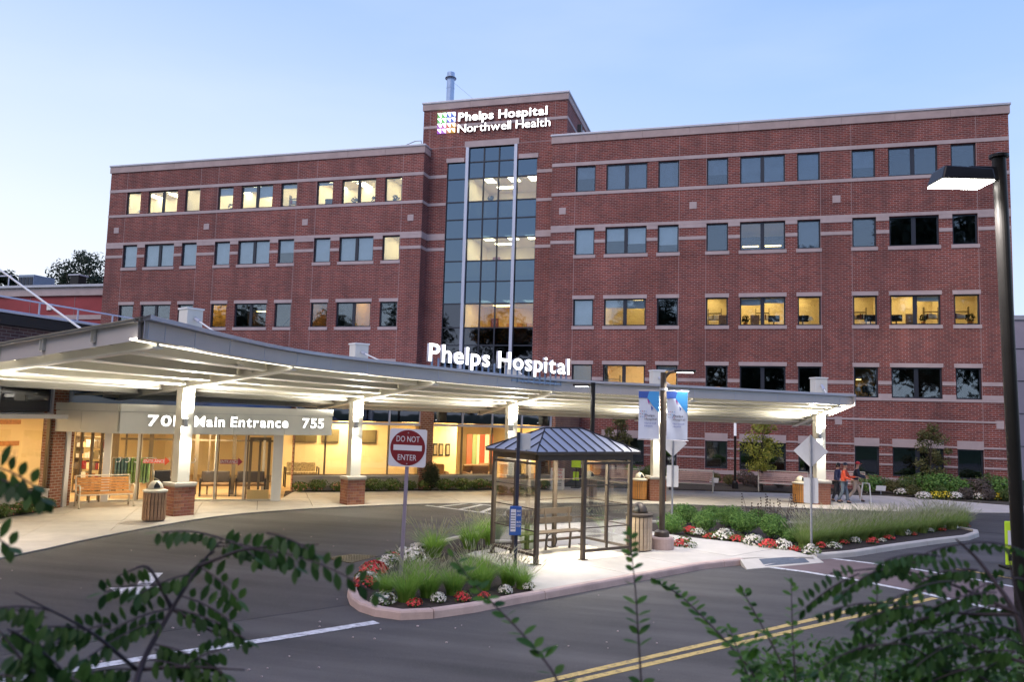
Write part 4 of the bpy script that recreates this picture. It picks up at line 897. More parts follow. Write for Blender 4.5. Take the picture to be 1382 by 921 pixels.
MB().tube([(1,-.3,.05),(1,-.3,.5),(5,-.3,.5)],.05,6).build('guard_rail',M['cap'],hv2)
nb=thing('neighbour_building','pale grey panelled building beyond the brick hospital corner','building')
MB().box(14.2,40,62,75,-.1,10.8).build('panel_wall',mat('grey_panel',(.40,.36,.42),.8,noise=(.6,.1)),nb)
for z in (2.2,4.4,6.6,8.8): MB().box(14.15,40.05,61.97,62.0,z,z+.05).build('panel_joint',M['frame'],nb)
MB().box(14.1,40.1,61.9,75.1,10.8,11.1).build('roof_cap',M['cap'],nb)
# ================================================================ CANOPY
cano=thing('entrance_canopy','long curved cream steel canopy on brick based columns with lit underside','canopy')
CC=[Vector(p) for p in ((-18.4,15.4),(-16.6,21.34),(-13.44,26.63),(-8.85,31.0),(-3.44,34.0),(3.06,36.25))]
nn_=[Vector(p).normalized() for p in ((.96,-.29),(.91,-.40),(.78,-.63),(.59,-.80),(.40,-.92),(.33,-.94))]
FF=[8.0,5.66,5.84,4.21,4.4,1.9]; BB=[-5.2,-4.53,-3.4,-4.0,-2.9,-2.56]; ZF=[4.56,4.50,4.32,4.24,4.16,4.13]; ZB=[3.66,3.58,3.46,3.42,3.34,3.29]
front=[CC[i]+nn_[i]*FF[i] for i in range(6)]; backp=[CC[i]+nn_[i]*BB[i] for i in range(6)]
# extend both ends past the last beams
tan0=(front[1]-front[0]).normalized(); tan5=Vector((.95,.31))
front=[front[0]-tan0*.55]+front+[front[5]+tan5*.62]; backp=[backp[0]-Vector((.29,.96))*.5]+backp+[backp[5]+tan5*.62]; zf=[4.58]+ZF+[4.12]; zb=[3.68]+ZB+[3.28]
def cat(P,t):       # Catmull-Rom through the control points, end segments straight
    n=len(P)-1; i=min(int(t),n-1); f=t-i; p0=P[max(i-1,0)];p1=P[i];p2=P[i+1];p3=P[min(i+2,n)]
    return (p1*2+(p2-p0)*f+(p0*2-p1*5+p2*4-p3)*f*f+(p1*3-p0-p2*3+p3)*f*f*f)*.5
NS=56
def cpt(s,w,dz=0):  # s 0..7 along, w 0 at the back edge .. 1 at the front edge
    f3=[Vector((*front[i],zf[i])) for i in range(8)]; b3=[Vector((*backp[i],zb[i])) for i in range(8)]
    a=cat(b3,s); b=cat(f3,s); p=a.lerp(b,w); return Vector((p.x,p.y,p.z+dz))
def ribbon(name,w0,w1,z0,z1,m,s0=0,s1=7,n=NS,**k):
    mb=MB(); o=0
    for i in range(n+1):
        s=s0+(s1-s0)*i/n; mb.v+= [tuple(cpt(s,w0,z0)),tuple(cpt(s,w1,z0)),tuple(cpt(s,w1,z1)),tuple(cpt(s,w0,z1))]
    for i in range(n):
        for q in range(4): a=i*4+q;b=i*4+(q+1)%4; mb.f.append((a,b,b+4,a+4))
    mb.f+=[(3,2,1,0),tuple(n*4+q for q in range(4))]
    return mb.build(name,M[m],cano,**k)
ribbon('roof_deck',.005,.985,.36,.42,'canopy'); ribbon('front_fascia',.985,1.0,.0,.34,'fascia_br'); ribbon('fascia_cap',.975,1.012,.345,.43,'cap'); ribbon('back_fascia',-.005,.01,-.02,.36,'canopy'); ribbon('added_front_glow',.966,.983,.02,.045,'strip',.10,6.9)  # last ribbon: added glowing strip that brightens the purlins, no real channel
for s0,nm in ((0,'end_fascia'),(6.985,'end_fascia')):
    d=.015; mb=MB(); 
    A,B=cpt(s0,0),cpt(s0,1);C2,D=cpt(s0+d,1),cpt(s0+d,0); mb.add([A,B,C2,D]+[x+Vector((0,0,.36)) for x in (A,B,C2,D)],[(3,2,1,0),(4,5,6,7),(0,1,5,4),(1,2,6,5),(2,3,7,6),(3,0,4,7)]); mb.build(nm,M['fascia_br'],cano)
    E_=[cpt(s0-.02,-.005,.365),cpt(s0-.02,1.01,.365),cpt(s0+d+.02,1.01,.365),cpt(s0+d+.02,-.005,.365)]; MB().add([tuple(x) for x in E_]+[tuple(x+Vector((0,0,.075))) for x in E_],[(3,2,1,0),(4,5,6,7),(0,1,5,4),(1,2,6,5),(2,3,7,6),(3,0,4,7)]).build('end_cap',M['cap'],cano)
for q in range(1,28):      # fascia sheet joints
    s_=q*.25; a=cpt(s_,1.0,.0); t_=(cpt(s_+.02,1.0)-cpt(s_-.02,1.0)).normalized(); nn=Vector((t_.y,-t_.x,0)); MB().obox(a+Vector((0,0,.172))+nn*.004,t_*.006,nn*.004,(0,0,.168)).build('fascia_joint',M['frame_lt'],cano)
# purlins with lit bottom flanges, between beams
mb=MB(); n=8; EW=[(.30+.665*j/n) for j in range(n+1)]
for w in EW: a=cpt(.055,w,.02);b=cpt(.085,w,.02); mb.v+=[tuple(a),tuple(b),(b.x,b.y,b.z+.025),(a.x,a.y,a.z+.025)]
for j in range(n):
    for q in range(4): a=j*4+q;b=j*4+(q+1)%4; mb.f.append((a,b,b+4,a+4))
mb.f+=[(3,2,1,0),tuple(n*4+q for q in range(4))]; mb.build('added_end_glow',M['strip'],cano)  # glowing strip added at the left end too, to brighten the underside
WS=[.16,.31,.45,.59,.73,.87]
for i in range(6-1):
    s0,s1=1+i+.02,2+i-.02
    for w in WS:
        ribbon('purlin',w-.004,w+.004,.03,.355,'canopy',s0,s1,8); ribbon('purlin_flange',w-.013,w+.013,.0,.03,'white',s0,s1,8)
for s0,s1 in ((0.02,.98),(6.02,6.98)):
    for w in WS[1:]: ribbon('purlin',w-.004,w+.004,.1,.355,'canopy',s0,s1,3)
for k in range(6):
    for z0,z1,hw in ((.0,.04,.11),(.04,.35,.025)):
        mb=MB(); n=10; c=nn_[k]; tt=Vector((-c.y,c.x,0))
        for j in range(n+1):
            p=cpt(k+1,.0+.985*j/n); 
            for e,z in ((-hw,z0-.10),(hw,z0-.10),(hw,z1-.10 if z0==0 else z1),(-hw,z1-.10 if z0==0 else z1)): mb.v.append(tuple(p+tt*e+Vector((0,0,z))))
        for j in range(n):
            for q in range(4): a=j*4+q;b=j*4+(q+1)%4; mb.f.append((a,b,b+4,a+4))
        mb.f+=[(3,2,1,0),tuple(n*4+q for q in range(4))]; mb.build('beam' if z0 else 'beam_flange',M['canopy'] if z0 else M['white'],cano)
# diagonal braces at the ends of the bays
for i in range(5):
    a=cpt(1+i+.75,.90,.06);b=cpt(2+i,.80,.06); MB().tube([a,b],.04,4).build('brace',M['white'],cano)
    a=cpt(1+i+.8,.02,.02);b=cpt(2+i,.17,.02); MB().tube([a,b],.04,4).build('brace',M['white'],cano)
# columns with brick piers, sconces, masts and tie rods
def zbeam(k):
    w=-BB[k]/(FF[k]-BB[k]); return ZB[k]+(ZF[k]-ZB[k])*w
def onebrick(c): return MB().box(-.1025,.1025,-.045,.045,-.044,.044).mesh('brick',c)
bv=[onebrick(mat('pier_brick_%s'%w,c,.85,noise=(9,.15),bump=.3,bscale=60)) for w,c in (('a',(.28,.115,.07)),('b',(.22,.085,.055)),('c',(.33,.15,.09)),('d',(.25,.10,.08)))]
for k in range(6):
    c=CC[k]; ang=math.atan2(nn_[k].y,nn_[k].x); zb_=zbeam(k)-.1
    colm=link('column',MB().box(-.19,.19,-.19,.19,1.03,zb_-.001).mesh('column',M['canopy']),cano,loc=(c.x,c.y,0),rz=ang)
    MB().box(-.37,.37,-.37,.37,.93,1.03).build('pier_cap',M['concrete'],colm,bevel=.015)
    MB().box(-.325,.325,-.325,.325,.0,.93).build('pier_core',mat('mortar',(.38,.31,.25),.9),colm)
    def rowx(r): return [(-.217,.205),(0,.205),(.217,.205)] if r%2 else [(-.271,.098),(-.108,.205),(.108,.205),(.271,.098)]
    if k in (1,2):
        for r in range(9):
            for sde in range(4):
                a=sde*math.pi/2
                for x,L in rowx(r+sde):
                    o=bpy.data.objects.new('brick',bv[rnd.randrange(4)]); COL.objects.link(o); o.parent=colm; o.scale=(L/.205,1,1)
                    y=-.29; o.location=(x*math.cos(a)-y*math.sin(a),x*math.sin(a)+y*math.cos(a),.06+r*.0985); o.rotation_euler=(0,0,a)
    else:
        mb=MB()      # bricks too small to pick apart: one part
        for r in range(9):
            for sde in range(4):
                a=sde*math.pi/2; ca,sa=math.cos(a),math.sin(a)
                for x,L in rowx(r+sde):
                    y=-.29; mb.obox((x*ca-y*sa,x*sa+y*ca,.06+r*.0985),(L/2*ca,L/2*sa,0),(-.045*sa,.045*ca,0),(0,0,.044))
        mb.build('brickwork',bv[0].materials[0],colm,kind='stuff')
    # mast above the roof
    p=Vector((c.x,c.y,0)); zt=zbeam(k)+.36
    top={0:7.2,1:6.35,2:5.75,3:5.45,4:5.35,5:5.25}[k]
    MB().box(-.26,.26,-.26,.26,zt,top).build('mast',M['canopy'],colm,bevel=.01); MB().box(-.29,.29,-.29,.29,top+.001,top+.05).build('mast_cap',M['white'],colm)
    for w in (.80,.08):
        e=cpt(k+1,w,.42); st=Vector((*(c+nn_[k]*(.27 if w>.5 else -.27)),top-.28)); MB().tube([st,e],.024,6).build('tie_rod',M['white'],cano)
        dd=(e-st).normalized(); MB().tube([st,st+dd*.3],.06,6).build('rod_clevis',M['frame_lt'],cano)
    # sconce on the column face towards the road
    f=MB().lathe([(.075,0),(.08,.02),(.08,.24),(.075,.26)],(0,0,0),14)
    if True:
        wq=c+nn_[k]*.30-Vector((-nn_[k].y,nn_[k].x))*.12
        s=link('wall_light',f.mesh('wall_light',M['steel']),cano,loc=(wq.x,wq.y,2.72),rz=ang); MB().box(-.12,-.06,-.03,.03,.08,.18).build('light_bracket',M['steel'],s)
        MB().lathe([(.001,-.075),(.045,-.062),(.062,-.03),(.060,-.008)],(0,0,0),14).build('light_lens',M['sconce'],s,smooth=True); MB().lathe([(.066,.262),(.0661,.268)],(0,0,0),14).build('light_lens',M['sconce'],s)
    q=c+nn_[k]*.62-Vector((-nn_[k].y,nn_[k].x))*.15
    for up,e in ((1,SPOT_UP),(0,SPOT_DN)):
        l=bpy.data.lights.new('column_light','SPOT'); l.energy=e*(1.1 if up else 1); l.color=(1,.92,.76); l.shadow_soft_size=.08
        l.spot_size=R_(172 if up else 120); l.spot_blend=.5
        o=bpy.data.objects.new('column_light',l); COL.objects.link(o); o.location=(q.x,q.y,3.12 if up else 2.68); o.rotation_euler=(math.pi,0,0) if up else (0,0,0)
MB().wall((-21.6,21.2),(-17.9,29.6),2.98,3.95,.08).build('clerestory_pane',M['blue_refl'],lob); MB().wall((-21.3,21.9),(-17.9,29.6),3.96,4.05,.3).build('clerestory_cap',M['cap'],lob)
# ================================================================ LETTERING
_gc={}
def glyph(ch,ext,off):
    k=(ch,ext,off)
    if k not in _gc:
        cu=bpy.data.curves.new('glyph','FONT'); cu.body=ch; cu.extrude=ext; cu.offset=off; cu.resolution_u=4; cu.size=1
        o=bpy.data.objects.new('glyph',cu); COL.objects.link(o); bpy.context.view_layer.update()
        me=bpy.data.meshes.new_from_object(o.evaluated_get(bpy.context.evaluated_depsgraph_get())); bpy.data.objects.remove(o); 
        xs=[v.co.x for v in me.vertices]; _gc[k]=(me,min(xs),max(xs))
    return _gc[k]
def textline(body,parent,m,base,ex,ez,width,height,ext=.03,bold=.02,gap=.075,space=.30,name='letter',capfrac=.73,side=None):
    """letters set along unit vector ex (up ez) from point base; scaled to width x cap height"""
    x=0; items=[]
    for ch in body:
        if ch==' ': x+=space; continue
        me,a,b=glyph(ch,ext/height*capfrac,bold); items.append((me,x-a)); x+=(b-a)+gap
    x-=gap; sx=width/x; sz=height/capfrac
    ex=Vector(ex).normalized();ez=Vector(ez).normalized(); ny=ex.cross(ez)
    out=[]
    mm={}
    for me,off in items:
        if me.name not in mm:
            c=me.copy(); c.name=name; c.materials.clear(); c.materials.append(m)
            if side is not None:
                c.materials.append(side)
                for p in c.polygons: p.material_index=0 if abs(p.normal.z)>.5 and p.normal.z>0 else 1
            mm[me.name]=c
        o=bpy.data.objects.new(name,mm[me.name]); COL.objects.link(o); o.parent=parent
        loc=Vector(base)+ex*(off*sx)
        o.matrix_local=Matrix.Translation(loc)@Matrix((ex*sx,ez*sz,(ny*sz))).transposed().to_4x4()
        out.append(o)
    return out
# tower sign: logo of quarter-cut tiles and two lines of letters
ts=thing('illuminated_sign','lit white two line hospital sign with a coloured tile emblem high on the tower','sign')
yS=YT-.10
textline('Phelps Hospital',ts,M['letter'],(-17.22,yS,21.66),(1,0,0),(0,0,1),5.75,.55,ext=.05,bold=.022,side=M['side'])
textline('Northwell Health',ts,M['letter2'],(-17.22,yS,20.92),(1,0,0),(0,0,1),5.95,.55,ext=.05,bold=.004,gap=.07,side=M['side'])
tile_c=[[(.25,1,.25),(.25,1,.25),(.12,.25,1),(.12,.25,1)],[(.25,1,.3),(.25,1,.25),(.25,.25,1),(.12,.25,1)],[(.75,.25,1),(.9,.25,.7),(1,.18,.08),(1,.5,.08)],[(.6,.15,1),(.7,.25,1),(1,.42,.2),(1,.55,.06)]]
for r in range(4):
    for c in range(4):
        x=-18.62+c*.31;z=22.02-r*.345; w=.25
        w_=tuple(.45+.55*q for q in tile_c[r][c])
        me=MB(); sh=[(x,z+w),(x+w*.55,z+w),(x+w,z+w),(x+w,z),(x+w*.75,z+.02)]
        me.v=[(p[0],yS-.05,p[1]) for p in sh]+[(p[0],yS+.03,p[1]) for p in sh]; n5=5
        me.f=[tuple(range(4,-1,-1)),tuple(range(5,10))]+[(i,(i+1)%5,(i+1)%5+5,i+5) for i in range(5)]
        me.build('emblem_tile',emis('tile_glow',w_,3.2),ts)
        MB().box(x-.02,x+w+.02,yS+.05,yS+.08,z-.02,z+w+.02).build('tile_halo',emis('tile_colour',tile_c[r][c],.5,(.02,.02,.02)),ts)
# canopy sign
cs=thing('illuminated_sign','large lit white letters standing on blue struts along the curved canopy edge','sign')
L0=gline(571,tuple(cpt(3,.97).xy),tuple(cpt(4,.97).xy)); 
PA,PB=cpt(2.72,.93).xy,cpt(4.35,.93).xy
def onln(u): return gline(u,PA,PB).xy
qa,qb=onln(573),onln(765); exd=(qb-qa); wd=exd.length; exd.normalize()
def zof(u,v,p): r=ray(u,v); return HC+r.z*(Vector(p).length/Vector((r.x,r.y)).length)
za=zof(573,487,qa); zb2=zof(765,506,qb); slope=(zb2-za)/wd
ex3=Vector((exd.x,exd.y,slope)).normalized()
hcap=zof(573,462,qa)-za
textline('Phelps Hospital',cs,M['letter'],(qa.x,qa.y,za),ex3,(0,0,1),wd,hcap,ext=.06,bold=.014,gap=.10,side=M['side'])
strut=mat('blue_grey_strut',(.30,.40,.55),.45,.4)
for i in range(24):
    t=(i+.5)/24; p=qa+exd*wd*t; zz=za+slope*wd*t; MB().box(p.x-.025,p.x+.025,p.y+.05,p.y+.10,zz-.42,zz+.12).build('strut',strut,cs)
MB().obox((*((qa+qb)/2+Vector((0,.08))),(za+zb2)/2-.36),(exd.x*wd*.53,exd.y*wd*.53,slope*wd*.53),(0,.03,0),(0,0,.03)).build('base_rail',strut,cs)
# porch sign
def porch_text(body,u0,u1,v0,v1,lab,m):
    p=gline(u0,FA,FB).xy;q=gline(u1,FA,FB).xy; t=thing('illuminated_sign',lab,'sign')
    z0=zof(u0,v1,p); z1=zof(u0,v0,p); zq=zof(u1,v1+ (1.5 if u1-u0>60 else .5),q); d=(q-p); w=d.length; d.normalize()
    zz=2.71
    textline(body,t,m,(*(p+fn*.085),zz),(d.x,d.y,0),(0,0,1),w,.34,ext=.025,bold=.022,gap=.10,side=M['side']); return t
porch_text('701',196,235,563,580,'lit number 701 on the porch fascia','' or M['letter2'])
porch_text('Main Entrance',259,386,564,582,'lit white main entrance lettering on the pale porch fascia',M['letter2'])
porch_text('755',405,434,567,583,'lit number 755 at the far end of the porch fascia',M['letter2'])
# red arrow stickers on the glass
for u0,u1,lab,c in ((195,231,'red arrow sticker with the word entrance beside the first brick pier',(.75,.09,.03)),(298,329,'darker red entrance arrow sticker on the glass left of the open door',(.30,.03,.07))):
    t=thing('glass_sticker',lab,'sticker',group='entrance arrow stickers'); mm=mat('sticker_red',c,.5)
    p=vp(vt(u0),.06);q=vp(vt(u1),.06); d=(q-p);w=d.length;d.normalize(); zc=1.42; e3=Vector((d.x,d.y,0)); n3=Vector((d.y,-d.x,0))
    sh=[(0,-.075),(w-.16,-.075),(w-.16,-.15),(w,0),(w-.16,.15),(w-.16,.075),(0,.075)]; me=MB(); P3=Vector((p.x,p.y,zc))
    me.v=[tuple(P3+e3*a+Vector((0,0,b))) for a,b in sh]+[tuple(P3+e3*a+Vector((0,0,b))-n3*.004) for a,b in sh]; me.f=[tuple(range(7)),tuple(range(13,6,-1))]
    me.build('arrow',mm,t); textline('ENTRANCE',t,M['signw'],P3+e3*.02+Vector((0,0,-.05))+n3*.006,e3,(0,0,1),w-.18,.11,ext=.001,bold=.01)
for i in range(9):
    t=.35+.28*i if i<5 else 1.9+.28*(i-5)
    tt=thing('glass_decal','small white sickle shaped decal on the porch glass, %s from the corner post'%['first','second','third','fourth','fifth','sixth','seventh','eighth','ninth'][i],'decal',group='decals on the porch glass')
    p=vp(t,.03); MB().tube([Vector((*(p+ve*(.09*math.cos(a))),1.47+.09*math.sin(a))) for a in [(-2.2+.45*k) for k in range(8)]],.018,5).build('decal_print',M['signw'],tt)
# ================================================================ STREET THINGS
def circle(r,n,cz=0): return [(r*math.cos(2*math.pi*i/n),r*math.sin(2*math.pi*i/n)+cz) for i in range(n)]
def plate(poly,y0,y1):     # upright plate: poly in x,z
    n=len(poly); m=MB(); m.v=[(p[0],y0,p[1]) for p in poly]+[(p[0],y1,p[1]) for p in poly]; m.f=[tuple(range(n)),tuple(range(2*n-1,n-1,-1))]+[(i,i+n,(i+1)%n+n,(i+1)%n) for i in range(n)]; return m
def rrect(w,h,r,cz=0,n=5):
    out=[]
    for cx_,cz_,a0 in ((w/2-r,h/2-r,0),(-w/2+r,h/2-r,90),(-w/2+r,-h/2+r,180),(w/2-r,-h/2+r,270)):
        for i in range(n+1): a=R_(a0+90*i/n); out.append((cx_+r*math.cos(a),cz+cz_+r*math.sin(a)))
    return out
# DO NOT ENTER
p=gz(541,778,.1); t=thing('road_sign','square white do not enter sign with a red disc on a leaning grey post','sign',(p.x,p.y,.08),R_(12))
MB().box(-.035,.035,-.02,.02,0,2.9).build('post',mat('grey_post',(.30,.25,.32),.5,.3),t); t.rotation_euler=(0,R_(1.0),R_(12))
pl=plate(rrect(.76,.76,.05,2.56),-.045,-.038).build('sign_plate',M['signw'],t)
plate(circle(.355,40,2.56),-.049,-.0455).build('red_disc',M['red'],pl); MB().box(-.29,.29,-.053,-.0495,2.505,2.615).build('white_bar',M['signw'],pl)
for b,z,w in (('DO NOT',2.68,.47),('ENTER',2.31,.38)): textline(b,pl,M['signw'],(-w/2,-.0525,z),(1,0,0),(0,0,1),w,.12,ext=.001,bold=.0,gap=.09,name='sign_letter')
for z in (2.86,2.24): plate(circle(.014,10,z),-.056,-.0495).build('bolt',M['steel'],pl)
# back-turned white signs on the island
def backsign(loc,lab,rz,h=2.55):
    t=thing('road_sign',lab,'sign',loc,rz); MB().tube([(0,-.03,0),(0,-.03,h+.42)],.03,8).build('post',M['steel'],t)
    s=.305*math.sqrt(2)
    plate([(0,h-s),(s,h),(0,h+s),(-s,h)],.0,.008).build('diamond_plate',M['signback'],t,bevel=.004)
    plate(rrect(.36,.66,.03,h-1.02),.0,.008).build('lower_plate',M['signback'],t); 
    for z in (h+.25,h-.25,h-.85,h-1.2): MB().box(-.02,.02,-.065,-.005,z,z+.03).build('clamp',M['steel'],t)
    return t
p=gz(1095,742,.1); backsign((p.x,p.y,.08),'back of a white diamond sign with a plate below, standing in the tall grass row',R_(-3))
p=gz(907,710,.1); backsign((p.x,p.y,.08),'back of a white diamond sign half hidden behind the banner lamp post',R_(-3))
# in-street yellow paddles
def paddle(u,v,h,lab,rz):
    p=gz(u,v,0); t=thing('crossing_paddle',lab,'sign',(p.x,p.y,0.005),rz,group='fluorescent crossing paddles'); MB().box(-.22,.22,-.2,.2,0,.06).build('rubber_base',M['black'],t,bevel=.02)
    MB().obox((0,0,.07+h/2),(.15,0,0),(0,.03,0),(0,0,h/2)).build('paddle',M['flyellow'],t,bevel=.02)
    MB().box(-.10,.10,-.036,-.031,.18,.34).build('black_mark',M['black'],t); MB().box(-.10,.10,-.036,-.031,.55,.9 if h>.95 else .8).build('pale_print',M['signw'],t)
paddle(1366,768,1.05,'fluorescent yellow crossing paddle standing just behind the tall lamp post',R_(15))
p=gz(777,659,.04); t=thing('crossing_paddle','fluorescent yellow panel on a thin stand on the walk, seen through the bus shelter','sign',(p.x,p.y,.04)); MB().tube([(0,0,0),(0,0,.95)],.025,8).build('stand',M['black'],t); MB().box(-.14,.14,-.015,.015,.35,.75).build('lower_plate',M['flyellow'],t); MB().box(-.22,.22,-.02,.02,.95,1.28).build('upper_plate',M['flyellow'],t); MB().box(-.2,.2,-.2,.2,0,.04).build('foot',M['black'],t)
# sandwich board
p=gz(752,661,.04); t=thing('sandwich_board','white blood drive sandwich board standing on the walk beyond the shelter','sign',(p.x,p.y,.045),R_(8))
for s in (-1,1): MB().obox((0,s*.17,.48),(.31,0,0),(0,.012,0),(0,-s*.13,.47)).build('board',M['signw'],t)
for b,z,h,w,m in (('BLOOD',.84,.09,.46,'print_rd'),('DRIVE',.71,.08,.40,'print_rd'),('TODAY',.54,.085,.46,'print_rd'),('11:30-7:30',.40,.06,.44,'print_dk')):
    yy=-.17-.016+ (z-.48)*.277; textline(b,t,M[m],(-w/2,yy-.006,z),(1,0,0),(0,.266,.96),w,h,ext=.001,bold=.03)
for z in (.28,.20): MB().obox((0,-.17-.02+(z-.48)*.277,z),(.2,0,0),(0,.002,0),(0,.005,.018)).build('print_line',M['print_dk'],t)
# litter bins
def bin_slat(loc,lab,kind=0,rz=0,sc=1.0):
    t=thing('litter_bin',lab,'litter bin',loc,rz,group='slatted litter bins'); t.scale=(sc,sc,sc)
    wood={0:'wood_w',1:'wood_w',2:'wood_p',3:'wood'}[kind]; top={0:'cream',1:'cream',2:'shelter',3:'cream'}[kind]
    MB().lathe([(.27,.02),(.27,.80)],(0,0,0),24).build('liner',M['shelter'],t)
    n=20
    me=MB().box(-.036,.036,-.012,.012,.03,.78).mesh('slat',M[wood])
    for i in range(n):
        a=2*math.pi*i/n; link('slat',me,t,loc=(.292*math.cos(a),.292*math.sin(a),0),rz=a+math.pi/2)
    MB().lathe([(.31,.79),(.33,.80),(.33,.845),(.25,.87),(.20,.875)],(0,0,0),28).build('lid',M[top],t,smooth=False)
    prof=[(.205,.872)]+[(.205*math.cos(a),.875+.235*math.sin(a)) for a in [R_(x) for x in range(10,89,13)]]+[(.01,1.11)]
    MB().lathe(prof,(0,0,0),28).build('dome',M[top],t,smooth=True)
    for a0 in ((0,) if kind!=2 else (-.9,2.2)):
        m=MB(); k=8
        # dark mouth, a curved patch just proud of the dome
        g=[]
        for i in range(7):
            for j in range(5):
                az=a0-1.2+(.42*2)*(i/6)-.1; el=R_(8+48*(j/4)*math.sin(math.pi*(i+.7)/7.4)); r=.209; g.append((r*math.cos(el)*math.cos(az),r*math.cos(el)*math.sin(az),.877+.239*math.sin(el)))
        m.v=g; m.f=[(i*5+j,(i+1)*5+j,(i+1)*5+j+1,i*5+j+1) for i in range(6) for j in range(4)]; m.build('opening',M['black'],t)
    return t
def B_(u,v,z): p=gz(u,v,z); return (p.x,p.y,z)
bin_slat(B_(207,703,.05),'brown slatted bin with a cream dome beside the nearest brick pier',0,.2,1.03)
bin_slat(B_(863,675,.05),'small honey slatted bin left of the pier behind the banners',3,0)
bin_slat(B_(1080,679,.05),'honey slatted bin beside the last pier near the walking people',3,0)
b=bin_slat(B_(862,743,.13),'pale slatted bin with a brown metal dome beside the bus shelter',2,0,1.05)
# benches
def bench(loc,rz,lab,wood,metal,L=1.6,arms=True):
    t=thing('park_bench',lab,'bench',loc,rz,group='slatted metal benches')
    for k in range(4): MB().obox((0,-.20+.13*k,.43+.005*k),(L/2,0,0),(0,.055,.0),(0,0,.015)).build('seat_slat',M[wood],t,bevel=.006)
    for k in range(5): MB().obox((0,.30+.025*k,.53+.085*k),(L/2,0,0),(0,.013,.0),(0,.011,.035)).build('back_slat',M[wood],t,bevel=.006)
    f=MB()
    for s in (-1,1):
        x=s*(L/2+.03)
        e=MB(); e.tube([(x,.36,.0),(x,.30,.22),(x,.27,.42),(x,.36,.70),(x,.43,.95),(x,.40,.965)],[.028,.026,.028,.026,.024,.02],7)
        e.tube([(x,-.34,0),(x,-.27,.10),(x,-.25,.26),(x,-.28,.42),(x,-.32,.58),(x,-.26,.68),(x,-.08,.70),(x,.12,.67),(x,.33,.655)],[.034,.024,.026,.026,.024,.026,.026,.024,.02],7)
        e.tube([(x,-.27,.40),(x,.28,.40)],.022,6)
        e.build('end_frame',M[metal],t,smooth=True)
    MB().tube([(-L/2-.03,.44,.965),(L/2+.03,.44,.965)],.022,7).build('top_rail',M[metal],t)
    MB().tube([(-L/2-.03,-.27,.40),(L/2+.03,-.27,.40)],.02,7).build('front_rail',M[metal],t)
    return t
q0=gz(98,686,.05);q1=gz(168,681,.05)
bench(((q0.x+q1.x)/2+.2,(q0.y+q1.y)/2+.0,.05),math.atan2(q1.y-q0.y,q1.x-q0.x)*.8,'honey slatted bench with cream iron frame in front of the porch glass','wood','cream',1.55)
for (u0,u1,v,lab) in ((905,957,664,'pinkish slatted bench between the banner post and the slim lamp'),(1030,1084,665,'pinkish slatted bench behind the bin near the yellow green tree'),(1112,1161,664,'pinkish slatted bench beside the walking people'),(822,858,662,'pinkish slatted bench mostly hidden behind the shelter roof end')):
    a=gz(u0,v,.05);b=gz(u1,v,.05); bench(((a.x+b.x)/2,(a.y+b.y)/2,.05),0,lab,'wood_pk','cream',min(2.3,(b-a).length))
# lamps
def head(t,x,z,d,big=False,lens='lampface2'):
    s=1 if not big else 1.0
    MB().obox((d*(x+.32*s),0,z),(.27*s,0,.0),(0,.13*s,0),(0,0,.035*s)).build('lamp_head',M['pole_dk'],t,bevel=.02)
    h=t.children[-1]; MB().box(d*(x+.32*s)-.2*s,d*(x+.32*s)+.2*s,-.1*s,.1*s,z-.042*s,z-.036*s).build('lamp_lens',M[lens],h)
def lamp_spot(x,y,z,e,col=(1,.97,.9),size=140,rad=.12):
    l=bpy.data.lights.new('lamp_light','SPOT'); l.energy=e; l.color=col; l.spot_size=R_(size); l.spot_blend=.6; l.shadow_soft_size=rad
    o=bpy.data.objects.new('lamp_light',l); COL.objects.link(o); o.location=(x,y,z)
